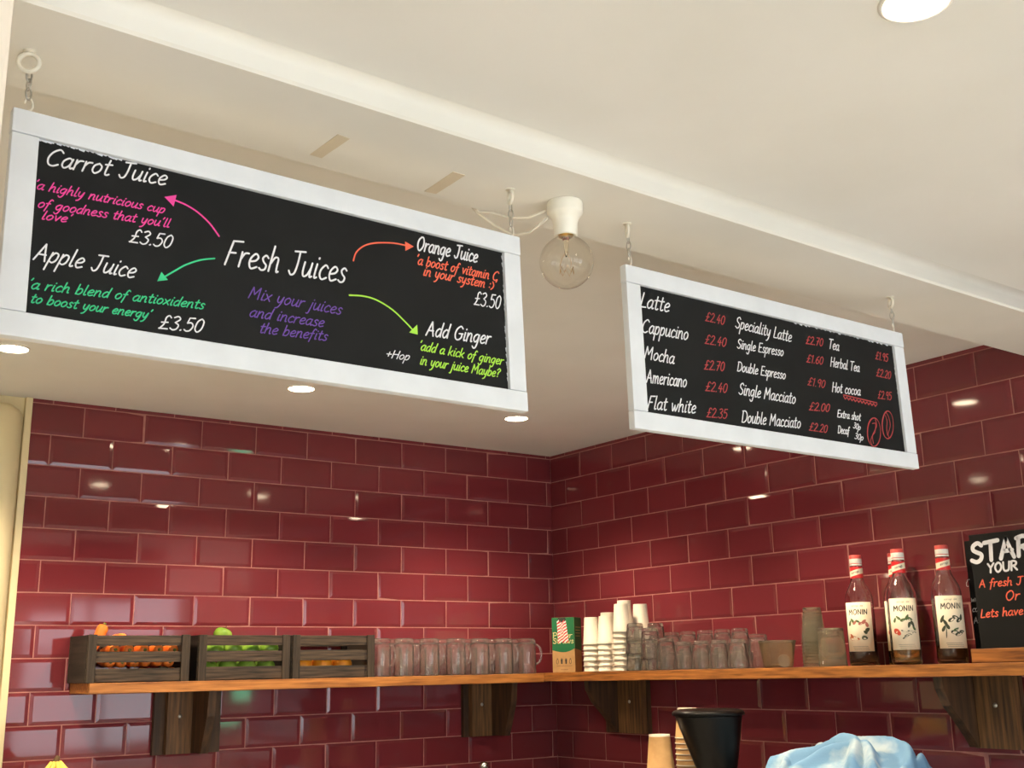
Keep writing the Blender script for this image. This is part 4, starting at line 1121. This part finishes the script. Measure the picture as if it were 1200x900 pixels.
# ================================================================== BLACK MENU BOARDS ON THE SHELF
def menu_board(label, xf, y0, y1, z1, texts, base_x, yb0, big):
    t = thing('menu_board', label, 'menu board', (xf, y0, zr(y0)+0.0006))
    o0 = Vector((xf, y0, zr(y0)+0.0006))
    mb = MB(); mb.box(0.0, 0.006, y1-y0, 0.0, 0.012, z1-o0.z, bev=0.0012); mb.build('black_panel', M_BLACK, t)
    mb = MB(); mb.box(base_x[0]-xf, base_x[1]-xf, y1-y0+0.01, yb0-y0, 0.0, 0.036, bev=0.002)
    mb.v = [(x, y, z+zr(y+y0)-zr(y0)) for x, y, z in mb.v]; mb.build('wooden_base', M_PINEY, t)
    fn = lambda u, v, q: (-q, -u-y0, v-o0.z)
    for (tx, a, za, b, zb_, xh, ink, w) in texts:
        mb = MB(); write(mb, tx, a, za, b, zb_, xh, w, fn, slant=0.05 if big and tx.isupper() else 0.15)
        o = mb.build('writing', INK[ink], t); o['label'] = ink+' chalk lettering'
    return t
menu_board('black menu board with bold white STAR lettering, cut by the right edge', -0.12, -2.014, -2.30, 1.853,
           [('STAR', 2.0165, 1.7785, 2.188, 1.7865, 0.0300, 'white', 0.0112), ('YOUR', 2.0624, 1.7485, 2.1438, 1.7505, 0.0142, 'white', 0.0054), ('A fresh J', 2.0292, 1.7115, 2.158, 1.7115, 0.0125, 'orange', 0.0030),
            ('Or', 2.1045, 1.6738, 2.143, 1.6739, 0.0145, 'orange', 0.0030), ('Lets have', 2.0247, 1.6325, 2.1456, 1.6355, 0.0125, 'orange', 0.0030)], (-0.165, -0.088), -2.012, True)
menu_board('black menu board tucked behind the lettered one, only its edge showing', -0.05, -1.953, -2.24, 1.846,
           [('{', 1.945, 1.722, 1.956, 1.721, 0.012, 'white', 0.0012), ('WIT', 1.9565, 1.679, 1.98, 1.679, 0.0058, 'white', 0.0016), ('COO', 1.9565, 1.652, 1.980, 1.652, 0.0058, 'white', 0.0016), ('As', 1.9565, 1.6205, 1.9775, 1.622, 0.010, 'white', 0.0018)],
           (-0.07, -0.02), -1.948, False)

# ================================================================== COUNTER BELOW, ONLY ITS TOPMOST THINGS IN VIEW
ZK = 0.92
mb = MB(); mb.prism([(-2.1, -0.01), (-0.006, -0.01), (-0.006, -2.7), (-0.68, -2.7), (-0.68, -0.62), (-2.1, -0.62)], 2, ZK-0.035, ZK)
tag(mb.build('worktop', M_WORKTOP), 'dark worktop running round the tiled corner below the shelves', 'worktop')
mb = MB(); mb.prism([(-2.08, -0.02), (-0.02, -0.02), (-0.02, -2.68), (-0.63, -2.68), (-0.63, -0.57), (-2.08, -0.57)], 2, 0.0, ZK-0.0355)
tag(mb.build('counter_cabinet', M_CAB), 'plain counter cabinet under the dark worktop', 'cabinet')
# grinder
gx, gy = -0.42, -1.285
t = thing('coffee_grinder', 'coffee grinder with a big smoked black hopper below the right shelf', 'coffee grinder', (gx, gy, ZK))
mb = MB(); mb.box(-0.085, 0.085, -0.075, 0.075, 0.0, 0.03, bev=0.006); mb.box(-0.06, 0.06, -0.055, 0.055, 0.03, 0.23, bev=0.012); mb.lathe([(0, 0.225), (0.055, 0.225), (0.06, 0.25), (0.056, 0.262), (0, 0.262)], 28); mb.build('grinder_body', M_BLACKPL, t)
mb = MB(); mb.lathe([(0.04, 0.26), (0.050, 0.285), (0.062, 0.315), (0.084, 0.395), (0.098, 0.452), (0.100, 0.458), (0.097, 0.458), (0.080, 0.395), (0.058, 0.315), (0.046, 0.287), (0.036, 0.262)], 40)
mb.v = [(x+0.81*0.022*(0.458-z)/0.2, y-0.58*0.022*(0.458-z)/0.2, z) for x, y, z in mb.v]; mb.build('hopper', M_HOPPER, t)
mb = MB(); mb.lathe([(0, 0.4765), (0.085, 0.475), (0.102, 0.471), (0.107, 0.466), (0.107, 0.4585), (0, 0.4585)], 36); mb.build('lid', M_HOPPER, t)
mb = MB(); mb.box(-0.12, -0.055, -0.035, 0.035, 0.10, 0.115, bev=0.003); mb.lathe([(0.012, 0.16), (0.02, 0.2), (0.02, 0.225), (0.0, 0.225)], 16, c=(-0.07, 0, 0)); mb.build('spout', M_CHROME, t)
# kraft cups on a steel unit
mb = MB(); mb.box(-0.62, -0.29, -1.205, -0.98, ZK+0.012, 1.125, bev=0.008)
for sx in (-0.6, -0.31):
    for sy in (-1.185, -1.0): mb.lathe([(0, 0.013), (0.012, 0.013), (0.012, 0), (0, 0)], 12, c=(sx, sy, ZK))
tag(mb.build('counter_unit', M_STEEL), 'low steel unit carrying the brown paper cups beside the grinder', 'steel unit')
def kraft_cup(h, rr_, rb):
    mb = MB()
    mb.lathe([(0, h-0.006), (rb-0.0018, h-0.006), (rb-0.0012, h-0.0005), (rb-0.0004, h), (rb, h-0.0008), (rb+0.0003, h-0.006), (rr_, 0.0035), (rr_+0.0018, 0.0027), (rr_+0.0018, 0.0008), (rr_, 0), (rr_-0.0007, 0.0008), (rb-0.0012, h-0.0075), (0, h-0.0075)], 32,
             mis=[1, 1, 1, 1, 1, 0, 1, 1, 1, 1, 1, 1])
    return mb.build('paper_cup', [M_KRAFT, M_PAPER])
KC = kraft_cup(0.120, 0.0435, 0.0315); KS = kraft_cup(0.090, 0.0400, 0.0295)
nested(KC, True, (-0.505, -1.160, 1.1254), 6, 0.0155, lambda k: 'brown paper cup, %s in the stack left of the grinder' % ordl(k), 'brown paper cups', 'paper cup')
nested(KS, True, (-0.354, -1.126, 1.1254), 12, 0.0162, lambda k: 'brown paper cup, %s in the stack half hidden by the hopper' % ordl(k), 'brown paper cups', 'paper cup')
# coffee machine with a cloth thrown over it
t = thing('coffee_machine', 'steel coffee machine with a blue cloth thrown on top', 'coffee machine', (-0.36, -1.72, ZK))
mb = MB(); mb.box(-0.24, 0.24, -0.32, 0.32, 0.03, 0.275, bev=0.012); mb.build('body', M_STEEL, t)
mb = MB(); mb.box(-0.29, -0.24, -0.28, 0.28, 0.03, 0.06, bev=0.004); mb.build('drip_tray', M_CHROME, t)
for s in (-1, 1):
    mb = MB(); mb.lathe([(0, 0.20), (0.032, 0.20), (0.034, 0.18), (0.034, 0.15), (0, 0.15)], 24, c=(-0.272, 0.15*s, 0)); mb.build('group_head', M_CHROME, t)
    for s2 in (-1, 1):
        mb = MB(); mb.lathe([(0, 0.031), (0.02, 0.031), (0.018, 0.0), (0, 0.0)], 14, c=(0.18*s2, 0.28*s, 0)); mb.build('foot', M_BLACKPL, t)
prof = [(-1.405, 1.199), (-1.43, 1.215), (-1.458, 1.248), (-1.50, 1.272), (-1.565, 1.283), (-1.62, 1.289), (-1.66, 1.302), (-1.70, 1.319), (-1.745, 1.328), (-1.81, 1.331), (-1.85, 1.319), (-1.895, 1.297), (-1.945, 1.262), (-1.985, 1.222), (-2.0, 1.199)]
def ridge(y):
    for (a, za), (b, zb_) in zip(prof, prof[1:]):
        if b <= y <= a: f = (a-y)/(a-b); f = f*f*(3-2*f)*0.4+f*0.6; return za+(zb_-za)*f
    return 1.199
NY, NX = 120, 80
FOLDS = [([(-1.45, 0.5), (-1.60, 0.15), (-1.75, -0.15), (-1.84, -0.75)], 0.030, 0.030), ([(-1.50, -0.6), (-1.62, -0.2), (-1.74, 0.2), (-1.86, 0.3), (-1.96, -0.1)], 0.026, 0.026),
         ([(-1.62, -0.9), (-1.70, -0.45), (-1.80, -0.25), (-1.90, -0.6)], 0.022, 0.024), ([(-1.48, -0.2), (-1.58, -0.65), (-1.60, -0.95)], 0.020, 0.022), ([(-1.84, 0.7), (-1.93, 0.25), (-1.97, -0.5)], 0.020, 0.022)]
FOLDS = [(spline(p, 40), a, w) for p, a, w in FOLDS]
def fold_at(y, s):
    z = 0.0
    for p, a, w in FOLDS:
        d = min((y-py)**2+(0.17*(s-ps))**2 for py, ps in p)
        z = max(z, 1.7*a*math.exp(-d/(w*w*0.42)))
    return z
mb = MB(); vs = []
for i in range(NY+1):
    y = -1.405-0.595*i/NY
    for j in range(NX+1):
        s = j/NX*2-1; x = -0.32+0.20*s+0.014*math.sin(y*17+1)
        e = max(0.0, 1-abs(s)**2.2)**0.8
        hgt = (ridge(y)-1.199)
        k = min(1, hgt/0.05)
        base_z = hgt*e*(0.68-0.12*abs(s))
        z = 1.1985+max(0, base_z+k*e**0.5*(fold_at(y, s)+0.004*math.sin(31*y+5*s)*math.sin(9*s-14*y)))
        vs.append((x, -1.735+(y+1.735)*0.86, z+0.002))
fs = []; mi = []
for i in range(NY):
    for j in range(NX):
        a = i*(NX+1)+j; fs.append((a, a+1, a+NX+2, a+NX+1))
mb.add(vs, fs, 0, True)
o = mb.build('cloth', M_CLOTH)
md = o.modifiers.new('thickness', 'SOLIDIFY'); md.thickness = 0.0025; md.offset = 1
tag(o, 'crumpled pale blue cloth heaped on the coffee machine', 'cloth')
# second, white cloth folded under the blue one at the front
mb = MB(); vs = []
for i in range(31):
    y = -1.815-0.13*i/30
    for j in range(21):
        s = j/20; x = -0.596+0.058*s
        e = math.sin(PI*min(1, max(0, i/30)))**0.6
        z = 1.1985+0.062*e*math.sin(PI*s)**0.7+0.006*e*math.sin(58*y+3*s)*math.sin(PI*s)
        vs.append((x, y, max(z, 1.1985)))
fs = [(i*21+j, i*21+j+1, i*21+j+22, i*21+j+21) for i in range(30) for j in range(20)]
mb.add(vs, fs, 0, True); o = mb.build('cloth', M_CLOTHW); md = o.modifiers.new('thickness', 'SOLIDIFY'); md.thickness = 0.002; md.offset = 1
tag(o, 'cream white cloth folded in front of the blue one', 'cloth')
# bananas on a pedestal dish
bx, by = -2.03, -0.3
t = thing('pedestal_dish', 'white pedestal dish holding the bananas', 'dish', (bx, by, ZK))
mb = MB(); mb.lathe([(0, 0), (0.055, 0), (0.055, 0.006), (0.014, 0.02), (0.012, 0.20), (0.03, 0.215), (0.10, 0.228), (0.112, 0.246), (0.108, 0.246), (0.097, 0.233), (0.03, 0.221), (0, 0.221)], 36); mb.build('bowl', M_PORC, t)
t = thing('banana_bunch', 'bunch of yellow bananas, crown up, at the bottom left below the crates', 'bananas', (bx, by, ZK))
for k in range(6):
    az = math.radians(-160+k*38); pts = []; rs = []
    for i in range(10):
        a = i/9; out = 0.012+0.060*math.sin(a*PI*0.62); z = 0.368-0.118*a-0.012*math.sin(a*PI)+(0.016*(a**3))
        pts.append((out*math.cos(az), out*math.sin(az), z)); rs.append([0.005, 0.007, 0.011, 0.0145, 0.0165, 0.017, 0.0165, 0.014, 0.009, 0.004][i])
    mb = MB(); mb.tube(pts, rs, 10); mb.build('banana', M_BANANA, t)
mb = MB(); mb.tube([(0, 0, 0.358), (0.002, 0, 0.372), (0.007, 0.002, 0.383)], [0.013, 0.009, 0.006], 10); o = mb.build('crown', M_STALK, t); o['label'] = 'dark brown banana crown'
# chrome tap
t = thing('chrome_tap', 'chrome tap whose domed top just shows below the left shelf', 'tap', (-0.562, -0.3, ZK))
mb = MB(); mb.lathe([(0, 0), (0.026, 0), (0.026, 0.008), (0.014, 0.014), (0.0125, 0.26), (0.017, 0.265), (0.018, 0.274), (0.013, 0.281), (0, 0.284)], 28); mb.build('column', M_CHROME, t)
mb = MB(); mb.tube([(0, -0.01, 0.20), (0, -0.06, 0.225), (0, -0.11, 0.215), (0, -0.13, 0.18)], 0.008, 10); mb.build('spout', M_CHROME, t)
mb = MB(); mb.tube([(0.01, 0, 0.235), (0.05, 0, 0.242)], 0.004, 8); mb.build('lever', M_CHROME, t)

# lit panel on the far front wall, seen only as a green reflection in one tile
t = thing('lit_panel', 'green lit panel mirrored in a single tile right of the left bracket', 'lit sign', (1.41, FRONT_Y-0.02, 1.29))
mb = MB(); mb.box(-0.19, 0.19, 0.0, 0.04, -0.085, 0.085, bev=0.006); mb.build('case', M_BLACKPL, t)
mb = MB(); mb.box(-0.18, 0.18, 0.0405, 0.043, -0.074, 0.074); mb.build('lit_face', mat('green_lit_face', (60, 190, 120), emit=(0.25, 0.95, 0.55), estr=9.0), t)
